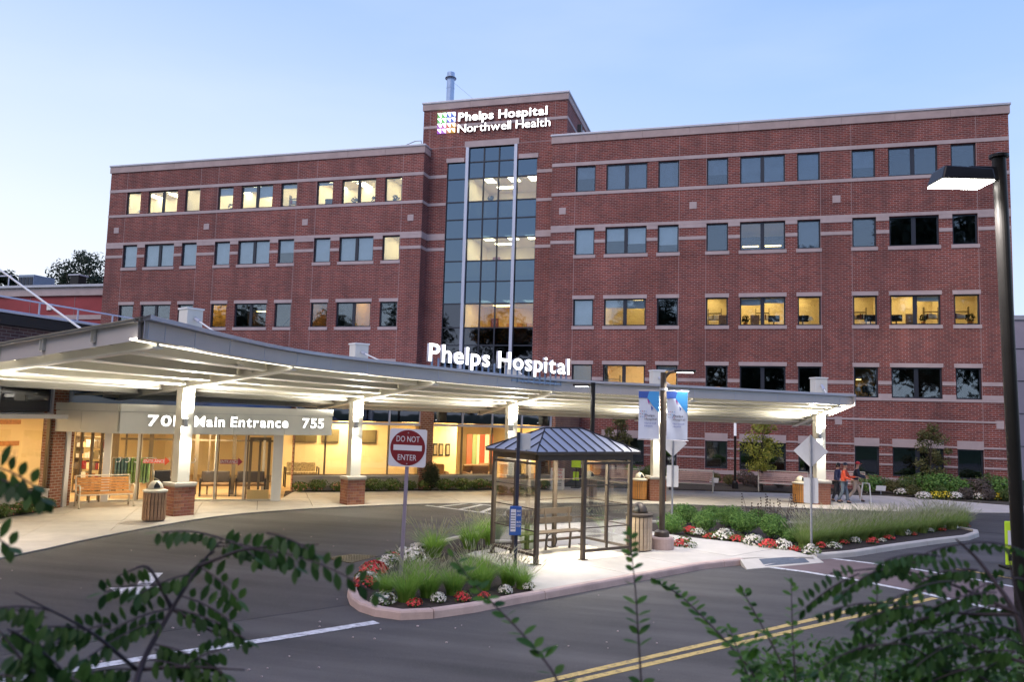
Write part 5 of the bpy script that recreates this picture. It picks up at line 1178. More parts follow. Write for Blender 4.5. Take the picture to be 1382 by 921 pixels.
# banner lamp
p=gz(893,741,.13); t=thing('street_lamp','bronze lamp post with two blue and white banners on a concrete foot','street lamp',(p.x,p.y,.13))
MB().lathe([(.30,0),(.30,.26),(.27,.30)],(0,0,0),24).build('concrete_foot',M['concrete_pink'],t,bevel=.01); MB().lathe([(.19,.30),(.18,.42),(.13,.46),(.09,.47)],(0,0,0),20).build('base_cover',M['shelter'],t)
MB().tube([(0,0,.46),(0,0,4.42)],[.075,.075],16).build('pole',M['shelter'],t); MB().tube([(.04,0,4.30),(.14,0,4.42),(.30,0,4.46)],.04,8).build('arm',M['shelter'],t); head(t,.22,4.46,1); lamp_spot(p.x+.55,p.y,4.50,LAMP_E)
MB().lathe([(.10,3.96),(.10,4.02)],(0,0,0),12).build('banner_clamp',M['steel'],t)
for s,xa,w in ((-1,-.10,.52),(1,.09,.52)):
    x0=xa if s>0 else xa-w; zt,zb_=3.93,2.72
    for z in (zt+.02,zb_-.02): MB().tube([(0,0,z),(s*(w+.12),0,z)],.012,6).build('banner_arm',M['steel'],t)
    m=MB(); nx_b,nz_b=8,10
    for j in range(nz_b+1):
        for i in range(nx_b+1): m.v.append((x0+w*i/nx_b,-.012*math.sin(i*1.1+j*.6)-.01,zb_+(zt-zb_)*j/nz_b))
    for j in range(nz_b):
        for i in range(nx_b): a=j*(nx_b+1)+i; m.f.append((a,a+1,a+nx_b+2,a+nx_b+1))
    bn=m.build('banner',M['cloth'],t,smooth=True)
    y=-.032
    plate([(x0,zt-.001),(x0,zt-.17),(x0+w*.45,zt-.17),(x0+w*.52,zt-.001)],y-.002,y).build('blue_corner',M['navy'],bn)
    plate([(x0+w*.52,zt-.001),(x0+w*.42,zt-.17),(x0+w*.72,zt-.38),(x0+w,zt-.55),(x0+w,zt-.001)],y-.003,y-.001).build('blue_corner',M['skyblue'],bn)
    plate([(x0+w*.42,zt-.20),(x0+w*.55,zt-.22),(x0+w*.5,zt-.34)],y-.002,y).build('pink_mark',mat('banner_pink',(.4,.08,.35),.6),bn)
    plate([(x0+w*.60,zt-.36),(x0+w*.70,zt-.42),(x0+w*.64,zt-.5)],y-.002,y).build('pink_mark',M['navy'],bn)
    for r in range(3):
        for c in range(4): plate([(x0+.04+.045*c,zt-.50-.07*r),(x0+.065+.045*c,zt-.50-.07*r),(x0+.065+.045*c,zt-.53-.07*r)],y-.002,y).build('emblem_tile',M[['navy','print_rd','print_dk','skyblue'][(r+c)%4]],bn)
    for b,z in (('Phelps',zt-.64),('Hospital',zt-.73)): textline(b,bn,M['print_dk'],(x0+.16,y-.003,z),(1,0,0),(0,0,1),.30 if b[0]=='H' else .25,.058,ext=.001,bold=.01,name='banner_letter')
    for b,z in (('Northwell',zt-.83),('Health',zt-.90)): textline(b,bn,M['navy'],(x0+.16,y-.003,z),(1,0,0),(0,0,1),.28 if b[0]=='N' else .2,.045,ext=.001,bold=-.003,name='banner_letter')
# lamp behind the shelter
p=gz(797,706,.1); t=thing('street_lamp','bronze lamp post rising behind the bus shelter roof, head turned to the left','street lamp',(p.x,p.y,.1)); MB().tube([(0,0,0),(0,0,4.35)],.072,16).build('pole',M['pole_dk'],t); head(t,.04,4.26,-1); lamp_spot(p.x-.45,p.y,4.25,LAMP_E*.8); MB().lathe([(.17,0),(.17,.05),(.09,.09)],(0,0,0),16).build('base_cover',M['pole_dk'],t)
# slim lamp by the bed
p=gz(992,660,.06); t=thing('light_column','slim dark light column with a pale upper tube by the bed','light column',(p.x,p.y,.05)); MB().tube([(0,0,0),(0,0,2.6)],.06,12).build('pole',M['pole_dk'],t); MB().tube([(0,0,2.6),(0,0,3.75)],.065,12).build('lamp_tube',emis('tube_glow',(.9,.88,1),.25),t); MB().lathe([(.16,0),(.14,.3),(.07,.4)],(0,0,0),14).build('base_cover',M['pole_dk'],t)
# big near lamp
pt=gd(1348,213,8.0); pb=gd(1375,745,8.0); MX,MY=pt.x,pt.y
t=thing('street_lamp','tall thick dark lamp post with a bright square head close to the camera','street lamp',(pb.x,pb.y,-.1))
dv=pt-Vector((pb.x,pb.y,pb.z)); dv=dv/dv.z; top=Vector((pb.x,pb.y,pb.z))+dv*(pt.z-pb.z)
loc=lambda v:v-Vector((pb.x,pb.y,-.1)); bot=Vector((pb.x,pb.y,pb.z))-dv*(pb.z-.2)
MB().tube([loc(bot),loc(top)],.062,20).build('pole',M['pole_dk'],t); MB().lathe([(.088,0),(.088,.03),(.03,.05)],loc(top),20).build('pole_cap',M['pole_dk'],t)
MB().lathe([(.18,-.3),(.18,.08),(.1,.12)],loc(bot),20).build('base_cover',M['pole_dk'],t)
hx=gd(1290,243,8.0)-gd(1338,236,8.0); hx.z=0; hd=hx.normalized(); hn=Vector((-hd.y,hd.x,0)); hc=loc(gd(1296,237,8.0))
MB().obox(loc(top)*.5+hc*.5+Vector((0,0,-.07))+hd*(-.05),hd*.16,hn*.035,(0,0,.07)).build('arm',M['pole_dk'],t,bevel=.01)
me=MB(); w,l,h=.18,.26,.08
hv_=[(-l,-w*.9,-h),(l,-w*.9,-h),(l,w*.9,-h),(-l,w*.9,-h),(-l*.95,-w*.8,h*.5),(l*.82,-w*.75,h*.8),(l*.82,w*.75,h*.8),(-l*.95,w*.8,h*.5)]
me.add([tuple(hc+hd*a+hn*b+Vector((0,0,c))) for a,b,c in hv_],[(0,3,2,1),(4,5,6,7),(0,1,5,4),(1,2,6,5),(2,3,7,6),(3,0,4,7)]); hh=me.build('lamp_head',M['pole_dk'],t,bevel=.015)
me=MB(); me.add([tuple(hc+hd*a*.95+hn*b*.93+Vector((0,0,c))) for a,b,c in [(-l,-w*.9,-h-.012),(l,-w*.9,-h-.012),(l,w*.9,-h-.012),(-l,w*.9,-h-.012),(-l,-w*.9,-h-.002),(l,-w*.9,-h-.002),(l,w*.9,-h-.002),(-l,w*.9,-h-.002)]],[(0,3,2,1),(4,5,6,7),(0,1,5,4),(1,2,6,5),(2,3,7,6),(3,0,4,7)]); me.build('lamp_lens',M['lampface'],hh)
hw=Vector((pb.x,pb.y,-.1))+hc; lamp_spot(hw.x,hw.y,hw.z-.12,LAMP_BIG,size=150)
# bus stop pole with timetable board
p=gz(695,768,.1); t=thing('bus_stop_sign','thin dark bus stop post with a blue timetable board in front of the shelter','sign',(p.x,p.y,.09),R_(20)); 
MB().box(-.035,.035,-.035,.035,0,2.90).build('post',mat('bluish_post',(.05,.05,.075),.4,.4),t)
MB().box(-.02,.27,.03,.10,2.52,2.88).build('stop_flag',M['signback'],t,bevel=.01)
bx=MB().box(-.15,.10,-.115,-.04,.72,1.33).build('timetable_board',M['blue'],t,bevel=.01)
MB().box(-.13,-.02,-.119,-.116,.80,1.27).build('timetable_sheet',M['signw'],bx); 
for b,z in (('BEE',1.21),('LINE',1.13),('BUS',.98),('STOP',.90)): textline(b,bx,M['signw'],(.0,-.119,z),(1,0,0),(0,0,1),.085,.045,ext=.001,bold=.01,name='sign_letter')
for k in range(7): MB().box(-.125,-.03,-.1212,-.1195,0.85+.055*k,.855+.055*k+.012).build('print_line',M['print_dk'],bx)
# ---------------------------------------------------------------- bus shelter
f0=gz(723,763,.13).xy;fl=gz(671,744,.13).xy;fr=gz(846,747,.13).xy;fm=gz(785,756,.13).xy
ax=(fr-f0);SW=ax.length;ax.normalize();ay=Vector((-ax.y,ax.x)); ax=Vector((ax.x*math.cos(-R_(4.5))-ax.y*math.sin(-R_(4.5)),ax.x*math.sin(-R_(4.5))+ax.y*math.cos(-R_(4.5)))); ay=Vector((-ax.y,ax.x)); SW=2.78; SD=1.68
sh=thing('bus_shelter','bronze framed glass bus shelter with a standing seam metal hip roof','bus shelter',(f0.x,f0.y,.133),math.atan2(ax.y,ax.x))
ZE=2.24;pw=.045
xm=(fm-f0).dot(ax)
for x,y in ((0,0),(SW,0),(xm,0),(0,SD),(SW,SD),(SW*.36,SD),(SW*.66,SD)):
    MB().box(x-pw,x+pw,y-pw,y+pw,0,ZE).build('post',M['shelter'],sh,bevel=.006); MB().box(x-.09,x+.09,y-.09,y+.09,0,.012).build('foot_plate',M['shelter'],sh)
def bay(x0,y0,x1,y1,nv,z0=.22,z1=2.14,nh=4):
    P=Vector((x0,y0));Q=Vector((x1,y1)); d=(Q-P).normalized(); P=P+d*pw;Q=Q-d*pw; L=(Q-P).length
    MB().wall(P,Q,z0-.06,z0,.06).build('bottom_rail',M['shelter'],sh); MB().wall(P,Q,z1,z1+.05,.06).build('top_rail',M['shelter'],sh)
    for i in range(1,nv): c=P+d*L*i/nv; MB().wall(c-d*.02,c+d*.02,z0,z1,.05).build('glazing_bar',M['shelter'],sh)
    for i in range(nv):
        for j in range(nh):
            a=P+d*(L*i/nv+.02);b=P+d*(L*(i+1)/nv-.02); za=z0+(z1-z0)*j/nh;zc=z0+(z1-z0)*(j+1)/nh
            MB().wall(a,b,za+.012,zc-.012,.008).build('glass_pane',M['glass_shelter'],sh)
            if j: MB().wall(a,b,za-.0115,za+.0115,.028).build('glazing_bar',M['shelter'],sh)
bay(xm,0,SW,0,2); bay(0,0,0,SD,2); bay(SW,0,SW,SD,2); bay(0,SD,SW*.36,SD,1); bay(SW*.36,SD,SW*.66,SD,1); bay(SW*.66,SD,SW,SD,1)
ov=.17
for a,b,c,d in ((-.03,SW+.03,-.05,.03),(-.03,SW+.03,SD-.03,SD+.05)): MB().box(a,b,c,d,ZE+.001,ZE+.13).build('header_beam',M['shelter'],sh)
for x in (-.05,SW-.03): MB().box(x,x+.08,.031,SD-.031,ZE+.001,ZE+.13).build('header_beam',M['shelter'],sh)
e=[(-ov,-ov),(SW+ov,-ov),(SW+ov,SD+ov),(-ov,SD+ov)]; zr=ZE+.15; ztop=ZE+.70; ra=(SD/2+ov)*.98; r0=(-ov+ra,SD/2);r1=(SW+ov-ra,SD/2)
MB().prism(e,ZE+.135,ZE+.20).build('gutter',M['shelter'],sh,bevel=.006); zr=ZE+.202
V=[(*e[0],zr),(*e[1],zr),(*e[2],zr),(*e[3],zr),(*r0,ztop),(*r1,ztop)]
for nm,f in (('front',(0,1,5,4)),('side',(1,2,5)),('back',(2,3,4,5)),('side',(3,0,4))):
    MB().add([V[i] for i in f],[tuple(range(len(f)))]).build('roof_plane',M['roofmetal'],sh)
# seams
def seam(a,b): MB().tube([a,b],.016,4).build('roof_seam',M['black'],sh)
ns=11
for side in (0,1):
    y0_=-ov if side==0 else SD+ov
    for i in range(0,ns+1):
        x=-ov+(SW+2*ov)*i/ns; 
        tt=1.0
        if x<r0[0]: tt=(x+ov)/ra
        elif x>r1[0]: tt=(SW+ov-x)/ra
        if tt<.05: continue
        yy=y0_+(SD/2-y0_)*tt; seam((x,y0_,zr+.012),(x,yy,zr+(ztop-zr)*tt+.012))
for s,xs_ in ((-1,-ov),(1,SW+ov)):
    for i in range(1,5):
        y=-ov+(SD+2*ov)*i/5; tt=min((y+ov),(SD+ov-y))/(SD/2+ov); seam((xs_,y,zr+.012),(xs_-s*ra*tt,y,zr+(ztop-zr)*tt+.012))
for a,b in ((0,4),(3,4),(1,5),(2,5),(4,5)): seam(tuple(Vector(V[a])+Vector((0,0,.012))),tuple(Vector(V[b])+Vector((0,0,.012))))
MB().prism([(p[0]*.98+SW*.01,p[1]*.98+SD*.01) for p in ((0,0),(SW,0),(SW,SD),(0,SD))],ZE+.08,ZE+.12).build('ceiling',M['cream'],sh)
bnc=thing('shelter_bench','dark slatted bench with a bicycle ring arm inside the bus shelter','bench',(f0.x,f0.y,.133),math.atan2(ax.y,ax.x))
for k in range(3): MB().box(.25,SW-.55,SD-.72+.14*k,SD-.60+.14*k,.46,.49).build('seat_slat',M['shelter'],bnc)
for k in range(2): MB().obox(((SW-.3)/2,SD-.20+.02*k,.70+.22*k),((SW-.8)/2,0,0),(0,.012,0),(0,0,.07)).build('back_slat',M['shelter'],bnc)
for x in (.35,SW/2,SW-.65): MB().tube([(x,SD-.65,.45),(x,SD-.25,.45),(x,SD-.18,.98)],.025,6).build('frame',M['shelter'],bnc); MB().tube([(x,SD-.3,.45),(x,SD-.25,0)],.03,6).build('leg',M['shelter'],bnc)
MB().tube([(SW*.42+.16*math.cos(a),SD-.74,.30+.16*math.sin(a)) for a in [math.pi*2*i/18 for i in range(19)]],.014,6).build('armrest_ring',M['black'],bnc)
l_=sh.matrix_world if False else None
cc_=f0+ax*SW*.5+ay*SD*.5; alight((cc_.x,cc_.y,.133+ZE+.06),1.0,.6,SHELT_E,(1,.93,.75),name='shelter_light')
MB().box(SW*.5-.35,SW*.5+.35,SD*.5-.08,SD*.5+.08,ZE+.05,ZE+.078).build('ceiling_light',M['panel_w'],sh)
# ================================================================ PEOPLE
def person(loc,rz,lab,top,trou,cap,step=.18,lean=.06,armf=(.25,.1),h=1.0,shorts=False,capcol=None,frame=False):
    t=thing('person',lab,'person',loc,rz); t.scale=(h,h,h)
    sk=M['skin']; T=mat('clothing_top',top,.85); P=mat('clothing_trousers',trou,.85); S=mat('shoe',(.03,.025,.025),.6)
    # lay out joints: x forward is -y; person faces -y locally
    hip=(0,0,.92); che=(0,-lean*.6,1.25); neck=(0,-lean,1.47); 
    body=[hip,che,neck,(0,-lean-.01,1.53),(0,-lean-.035,1.64)]
    J=dict(hl=(.09,0,.88),hr=(-.09,0,.88),kl=(.10,-step*.75,.50),kr=(-.10,step*.1,.49),al=(.10,-step,.09),ar=(-.10,step*1.3,.12),tl=(.11,-step-.15,.035),tr=(-.11,step*1.3-.13,.05),
        sl=(.19,-lean,1.40),sr=(-.19,-lean,1.40),el=(.24,-lean-armf[0]*.35,1.13),er=(-.24,-lean-armf[1]*.35+.05,1.13),wl=(.22,-lean-armf[0],.98+armf[0]*.4),wr=(-.22,-lean-armf[1],.93+armf[1]*.4))
    # skinned figure: head, neck, forearms and hands are one surface under the clothes
    pts=[hip,che,neck,body[3],body[4],(0,-lean-.03,1.70)]; ed=[(0,1),(1,2),(2,3),(3,4),(4,5)]; rad=[.13,.14,.065,.055,.085,.075]
    for s,a,b,c in (('l','sl','el','wl'),('r','sr','er','wr')):
        i=len(pts); pts+=[J[a],J[b],J[c]]; ed+=[(2,i),(i,i+1),(i+1,i+2)]; rad+=[.05,.038,.026]
        w=Vector(J[c]); d=(w-Vector(J[b])).normalized(); pm=w+d*.06; pts.append(tuple(pm)); ed.append((i+2,i+3)); rad.append((.035,.02))
        for q in range(4):
            f=pm+Vector(((q-1.5)*.018,0,0))+d*.05; g=f+d*(.03+.006*(1-abs(q-1.5)))+Vector((0,-.01,-.012)); n_=len(pts); pts+=[tuple(f),tuple(g)]; ed+=[(i+3,n_),(n_,n_+1)]; rad+=[.009,.007]
        n_=len(pts); sg=-1 if s=='l' else 1; pts+=[tuple(w+d*.03+Vector((sg*.035,-.01,0))),tuple(w+d*.065+Vector((sg*.045,-.015,0)))]; ed+=[(i+2,n_),(n_,n_+1)]; rad+=[.011,.008]
    i=len(pts); pts+=[J['hl'],J['kl'],J['al'],J['tl'],J['hr'],J['kr'],J['ar'],J['tr']]; ed+=[(0,i),(i,i+1),(i+1,i+2),(i+2,i+3),(0,i+4),(i+4,i+5),(i+5,i+6),(i+6,i+7)]; rad+=[.085,.055,.04,.03]*2
    skinmesh('body',pts,ed,rad,sk,t)
    skinmesh('jacket',[(0,0,.90),(0,-lean*.3,1.05),che,(0,-lean,1.38),(0,-lean-.005,1.46),J['sl'],J['el'],J['wl'],J['sr'],J['er'],J['wr']],[(0,1),(1,2),(2,3),(3,4),(3,5),(5,6),(6,7),(3,8),(8,9),(9,10)],[(.185,.14),(.17,.13),(.19,.14),(.14,.11),.075,.075,.062,.042,.075,.062,.042],T,t)
    if shorts: tp=[(0,0,.96),J['hl'],tuple(Vector(J['hl']).lerp(Vector(J['kl']),.9)),J['hr'],tuple(Vector(J['hr']).lerp(Vector(J['kr']),.9))]; skinmesh('shorts',tp,[(0,1),(1,2),(0,3),(3,4)],[(.17,.13),.10,.085,.10,.085],P,t)
    else: skinmesh('trousers',[(0,0,.96),J['hl'],J['kl'],J['al'],J['hr'],J['kr'],J['ar']],[(0,1),(1,2),(2,3),(0,4),(4,5),(5,6)],[(.17,.13),.10,.078,.062,.10,.078,.062],P,t)
    for a,b in (('al','tl'),('ar','tr')):
        A=Vector(J[a]);B=Vector(J[b]); skinmesh('shoe',[tuple(A+Vector((0,.06,-.03))),tuple(A.lerp(B,.5)+Vector((0,0,-.02))),tuple(B)],[(0,1),(1,2)],[.05,.05,.035],S,t)
    hcn=Vector((0,-lean-.03,1.655))
    m=MB(); m.lathe([(.096,-.0),(.10,.03),(.088,.075),(.05,.105),(.01,.115)],hcn+Vector((0,.008,.0)),16); m.build('cap' if cap else 'hair',mat('cap_cloth',capcol or (.02,.02,.025),.8),t,smooth=True)
    if cap: MB().obox(hcn+Vector((0,-.12,.012)),(.065,0,0),(0,.05,-.01),(0,0,.005)).build('cap_peak',mat('cap_cloth',capcol,.8),t,bevel=.004)
    else: MB().lathe([(.05,-.10),(.095,-.06),(.099,.0)],hcn+Vector((0,.018,.0)),14).build('hair',mat('hair',(.02,.015,.012),.7),t,smooth=True)
    hd_=MB(); 
    for s in (-1,1): MB().lathe([(.003,-.011),(.011,-.005),(.011,.005),(.003,.011)],hcn+Vector((s*.032,-.088,-.02)),8).build('eye',M['print_dk'],t); MB().obox(hcn+Vector((s*.094,0,-.035)),(.008,0,0),(0,.018,0),(0,0,.03)).build('ear',sk,t,bevel=.006)
    MB().obox(hcn+Vector((0,-.098,-.045)),(.011,0,0),(0,.014,0),(0,0,.02)).build('nose',sk,t,bevel=.008); MB().obox(hcn+Vector((0,-.086,-.085)),(.024,0,0),(0,.006,0),(0,0,.005)).build('mouth',mat('lips',(.35,.12,.1),.6),t)
    return t
def skinmesh(name,pts,ed,rad,m,parent):
    bm=bmesh.new(); lay=bm.verts.layers.skin.verify(); vs=[bm.verts.new(p) for p in pts]
    for a,b in ed: bm.edges.new((vs[a],vs[b]))
    for v,r in zip(vs,rad): v[lay].radius=r if isinstance(r,tuple) else (r,r)
    vs[0][lay].use_root=True
    me=bpy.data.meshes.new(name); bm.to_mesh(me); bm.free(); me.materials.append(m)
    o=bpy.data.objects.new(name,me); COL.objects.link(o); o.parent=parent
    md=o.modifiers.new('skin','SKIN'); md.use_smooth_shade=True; s=o.modifiers.new('subdivision','SUBSURF'); s.levels=2; s.render_levels=2
    return o
M['skin']=mat('skin',(.42,.22,.15),.6)
q=gz(1129,678,.04); person((q.x,q.y,.04),R_(72),'person in dark blue jacket walking just behind the one in orange',(.03,.035,.10),(.02,.02,.03),False,step=.12,armf=(.15,.1),h=.95)
q=gz(1138,679.5,.04); person((q.x,q.y-.1,.04),R_(75),'person in orange red top, dark cap and blue jeans holding out a hand',(.55,.07,.03),(.10,.13,.17),True,step=.16,armf=(.42,.3),h=.97,capcol=(.02,.025,.05))
q=gz(1154,677.5,.04); person((q.x,q.y,.04),R_(85),'person in dark top, red cap and pale beige trousers walking behind a white frame',(.015,.02,.04),(.50,.38,.30),True,step=.26,lean=.10,armf=(.35,.35),h=.98,capcol=(.45,.03,.04))
w_=thing('walking_frame','white tubular walking frame pushed along by the person in the red cap','walking frame',(q.x+.42,q.y,.04),R_(85))
for s in (-.22,.22): MB().tube([(s,-.22,0),(s,-.16,.80),(s,.10,.82),(s,.22,0)],.018,7).build('side_frame',M['white'],w_)
for z in (.45,.72): MB().tube([(-.22,-.18,z),(.22,-.18,z)],.016,6).build('cross_bar',M['white'],w_)
# ================================================================ PLANTS
ORD=['first','second','third','fourth','fifth','sixth','seventh','eighth','ninth','tenth','eleventh','twelfth','thirteenth','fourteenth','fifteenth','sixteenth','seventeenth','eighteenth','nineteenth','twentieth']
def grass_mesh(seed,n,h,spread,m,pl=.10):
    rn=random.Random(seed); mb=MB(); pb_=MB()
    for i in range(n):
        a=rn.uniform(0,6.283); r0=rn.random()**.5*.19; lean=rn.random()**.7*spread; L=h*rn.uniform(.65,1.1); w=rn.uniform(.004,.008)
        d=Vector((math.cos(a),math.sin(a),0)); sd=Vector((-d.y,d.x,0)); prev=None; k=5; o=len(mb.v)
        for j in range(k+1):
            t=j/k; p=d*(r0+lean*t*t*L*1.1+.04*t)+Vector((0,0,L*(t-.30*lean*t*t*t))); ww=w*(1-t*.9)
            mb.v+= [tuple(p-sd*ww),tuple(p+sd*ww)]
        for j in range(k): q=o+2*j; mb.f.append((q,q+1,q+3,q+2))
        if rn.random()<pl:
            L2=L*1.12; p0=d*(r0+lean*.75*L)+Vector((0,0,L2*.86)); p1=d*(r0+lean*1.0*L)+Vector((0,0,L2*1.05)); 
            pb_.tube([p0,p0.lerp(p1,.5),p1],[.003,.007,.002],4,cap=False)
    return mb.mesh('foliage',M[m]),pb_.mesh('seed_head',M['plume'])
def make_variants(fn,n): return [fn(i) for i in range(n)]
GV=[grass_mesh(s,620,.80,.95,'grass') for s in range(3)]; GW=[grass_mesh(10+s,560,.78,.95,'grass2',.16) for s in range(4)]
def grass(x,y,z,sc,lab,grp,V,i):
    t=thing('grass_clump',lab,'grass clump',(x,y,z),rnd.uniform(0,6),group=grp); s=V[i%len(V)]
    link('foliage',s[0],t,sc=(sc*1.0,sc*1.0,sc)); link('seed_head',s[1],t,sc=sc,kind='stuff'); return t
zb0=.085
for i,(u,v,s) in enumerate(((548,812,.74),(578,806,.95),(612,803,.78),(650,796,.92),(686,790,.82),(560,786,.8),(705,795,.6),(640,782,.85),(520,803,.62))):
    p=gz(u,v,zb0); grass(p.x,p.y,zb0,s*.92*rnd.uniform(.85,1.1),'fountain grass clump in the rounded island tip, %s from the nose'%ORD[i],'fountain grasses on the island tip',GV,i)
for i,(u,v,s) in enumerate(((585,752,.86),(634,741,.84),(664,736,.9),(655,727,.7))):
    p=gz(u,v,zb0); grass(p.x,p.y,zb0,s,'bright fountain grass clump at the drive side of the island, %s from the sign post'%ORD[i],'fountain grasses beside the drive',GV,i+1)
k=0
for row in range(2):
    for i in range(17):
        t=i/16; u=1082+(1296-1082)*t; v=739-(739-713)*t-9*row; p=gz(u+rnd.uniform(-4,4),v,zb0)
        grass(p.x,p.y,zb0,(.84 if row==0 else .88)*rnd.uniform(.9,1.1)*(1-.12*t),'feathery grass, %s row of the long bed, %s from the white sign'%(('kerb side','drive side')[row],ORD[i]),'feathery grasses in the long bed',GW,k); k+=1
# clipped boxwood and loose shrubs
def bush_mesh(seed,r,n,s,m,flat=1.0):
    rn=random.Random(seed); mb=MB()
    for j in range(6): cloud(mb,(rn.uniform(-.3,.3)*r[0],rn.uniform(-.3,.3)*r[1],r[2]*.95+rn.uniform(-.1,.2)*r[2]),(r[0]*.78,r[1]*.78,r[2]*.8),n//6,s,up=.5,hollow=.8,rn=rn,flat=flat)
    return mb.mesh('foliage',M[m])
def bush_stems(seed,h,r,n=6):
    rn=random.Random(seed); mb=MB()
    for i in range(n): a=rn.uniform(0,6.28); mb.tube([(0,0,0),(r*.5*math.cos(a),r*.5*math.sin(a),h*.6),(r*math.cos(a),r*math.sin(a),h)],[.012,.009,.004],5)
    return mb.mesh('stem',M['stalk'])
BX=[bush_mesh(40+s,(.52,.48,.36),2600,.036,'leaf_box') for s in range(3)]; ST=bush_stems(3,.4,.3)
for i,(u,v,s) in enumerate(((905,722,.95),(925,708,1.0),(952,719,1.0),(985,712,1.05),(1003,722,1.05),(1042,728,1.08),(1070,735,.7),(962,704,.8),(1025,710,.8))):
    p=gz(u,v,zb0); t=thing('boxwood_shrub','clipped round boxwood behind the flowers, %s along the walk from the banner lamp'%ORD[i],'shrub',(p.x,p.y,zb0),rnd.uniform(0,6),group='boxwoods along the island walk'); s*=.86; link('foliage',BX[i%3],t,sc=(s,s,s*1.12)); link('stem',ST,t,sc=s)
def flower_mesh(seed,m,n=130,r=(.20,.18,.14)):
    rn=random.Random(seed); mb=MB(); lf=MB()
    for i in range(n):
        a=rn.uniform(0,6.28);e=rn.uniform(.05,1.5); p=Vector((r[0]*math.cos(a)*math.cos(e),r[1]*math.sin(a)*math.cos(e),r[2]*(.35+math.sin(e))))*rn.uniform(.85,1.1); q=p.normalized()
        c=q.orthogonal().normalized(); d=q.cross(c); o=len(mb.v); k=5; s=rn.uniform(.018,.03)
        mb.v.append(tuple(p+q*.006))
        for j in range(k): an=6.283*j/k+a; mb.v.append(tuple(p+(c*math.cos(an)+d*math.sin(an))*s+q*.014*(j%2)))
        for j in range(k): mb.f.append((o,o+1+j,o+1+(j+1)%k))
    cloud(lf,(0,0,r[2]*.6),(r[0]*1.05,r[1]*1.05,r[2]*.8),90,.035,rn=rn)
    return mb.mesh('flower_heads',M[m]),lf.mesh('foliage',M['leaf_bed'])
FR=[flower_mesh(60+i,'fl_red') for i in range(2)]; FW=[flower_mesh(70+i,'fl_white') for i in range(2)]; FY=[flower_mesh(80,'fl_yel',90)]; FM=[flower_mesh(85+i,'fl_mix',26,(.3,.3,.2)) for i in range(2)]
def flower(u,v,kind,s,lab,z=zb0,grp='flower clumps along the island kerb'):
    s*=rnd.uniform(.95,1.3); p=gz(u+rnd.uniform(-3,3),v+rnd.uniform(-1.5,.5),z); V={'r':FR,'w':FW,'y':FY,'m':FM}[kind]; a,b=V[rnd.randrange(len(V))]
    t=thing('flower_clump',lab,'flowers',(p.x,p.y,z),rnd.uniform(0,6),group=grp); link('flower_heads',a,t,sc=(s,s*rnd.uniform(.8,1.2),s*rnd.uniform(.75,1.2))); link('foliage',b,t,sc=s*1.1)
cn={'r':0,'w':0}
nm={'r':'red','w':'cream white'}
for u,v,k,s in ((918,741,'r',1.25),(931,742,'w',.9),(941,725,'w',1.2),(958,728,'r',1.15),(978,731,'w',1.35),(998,734,'r',1.2),(1020,738,'w',1.2),(1037,742,'r',1.1),(1055,744,'w',.95),(1071,746,'r',.9),(1092,749,'w',1.0),(929,722,'r',.9)):
    flower(u,v,k,s,'%s flowers edging the island walk, %s of that colour from the banner lamp'%(nm[k],ORD[cn[k]])); cn[k]+=1
cn={'r':0,'w':0}
for i in range(13):
    t=i/12; k='rw'[(i)%2]; u=1110+(1300-1110)*t; v=745-(745-716)*t-1.5; flower(u+rnd.uniform(-5,5),v-rnd.uniform(-1,3),k,rnd.uniform(.55,.95)*(1-.1*t)+.2*(i==12),'low %s flowers under the feathery grasses, %s of that colour from the walk'%(nm[k],ORD[cn[k]])); cn[k]+=1
cn={'r':0,'w':0}
for u,v,k,s in ((490,796,'r',1.0),(497,790,'w',1.05),(506,779,'r',1.1),(512,770,'w',.95),(524,762,'w',.9),(533,756,'r',.8),(547,752,'w',.9),(565,751,'w',1.1),(556,761,'w',1.2),(517,817,'w',.95),(562,819,'r',.6),(592,814,'w',.65),(625,813,'r',.7),(652,808,'r',.55),(681,803,'w',.6),(712,797,'w',.65)):
    flower(u,v,k,s,'%s flowers on the rounded island tip, %s of that colour going clockwise'%(nm[k],ORD[cn[k]]),grp='flower clumps on the island tip'); cn[k]+=1
# loose plants: beds along the lobby, side bed and the bed at the right wing
BL=[bush_mesh(90+s,(.48,.42,.24),520,.06,'leaf_bed') for s in range(3)]; BO=[bush_mesh(95+s,(.55,.5,.42),900,.055,m) for s,m in enumerate(('leaf_bed','leaf_purple','leaf_box','leaf_olive'))]
n=0
for i in range(15):
    t=.25+(SL-.9)*i/14
    for o in (.55,):
        p=sp(t,o+rnd.uniform(-.1,.1)); tt=thing('bedding_plant','coral flowered bedding plant under the lobby windows, %s from the porch'%ORD[i],'plant',(p.x,p.y,.05),rnd.uniform(0,6),group='bedding plants under the lobby windows')
        link('foliage',BL[i%3],tt,sc=rnd.uniform(.85,1.15)); link('flower_heads',FM[i%2][0],tt,sc=1.3)
for i in range(8):
    y=19.9-i*.72; tt=thing('bedding_plant','leafy bedding plant with pink flowers by the side window, %s from the brick pier'%ORD[i],'plant',(-20.35+.05*i,y,.05),rnd.uniform(0,6),group='bedding plants by the side windows'); link('foliage',BL[i%3],tt,sc=rnd.uniform(.85,1.1)); link('flower_heads',FM[i%2][0],tt,sc=1.2)
p=gline(583,sp(0,.7),sp(9,.7)); tt=thing('evergreen_shrub','tall narrow dark evergreen shrub against the brick pier between lobby windows','shrub',(p.x,p.y,.05)); link('foliage',bush_mesh(120,(.42,.40,.66),1900,.05,'leaf_dk'),tt); link('stem',ST,tt)
rb=random.Random(5); cnt=0
adj=['olive green','purplish grey','bright green','yellowish']
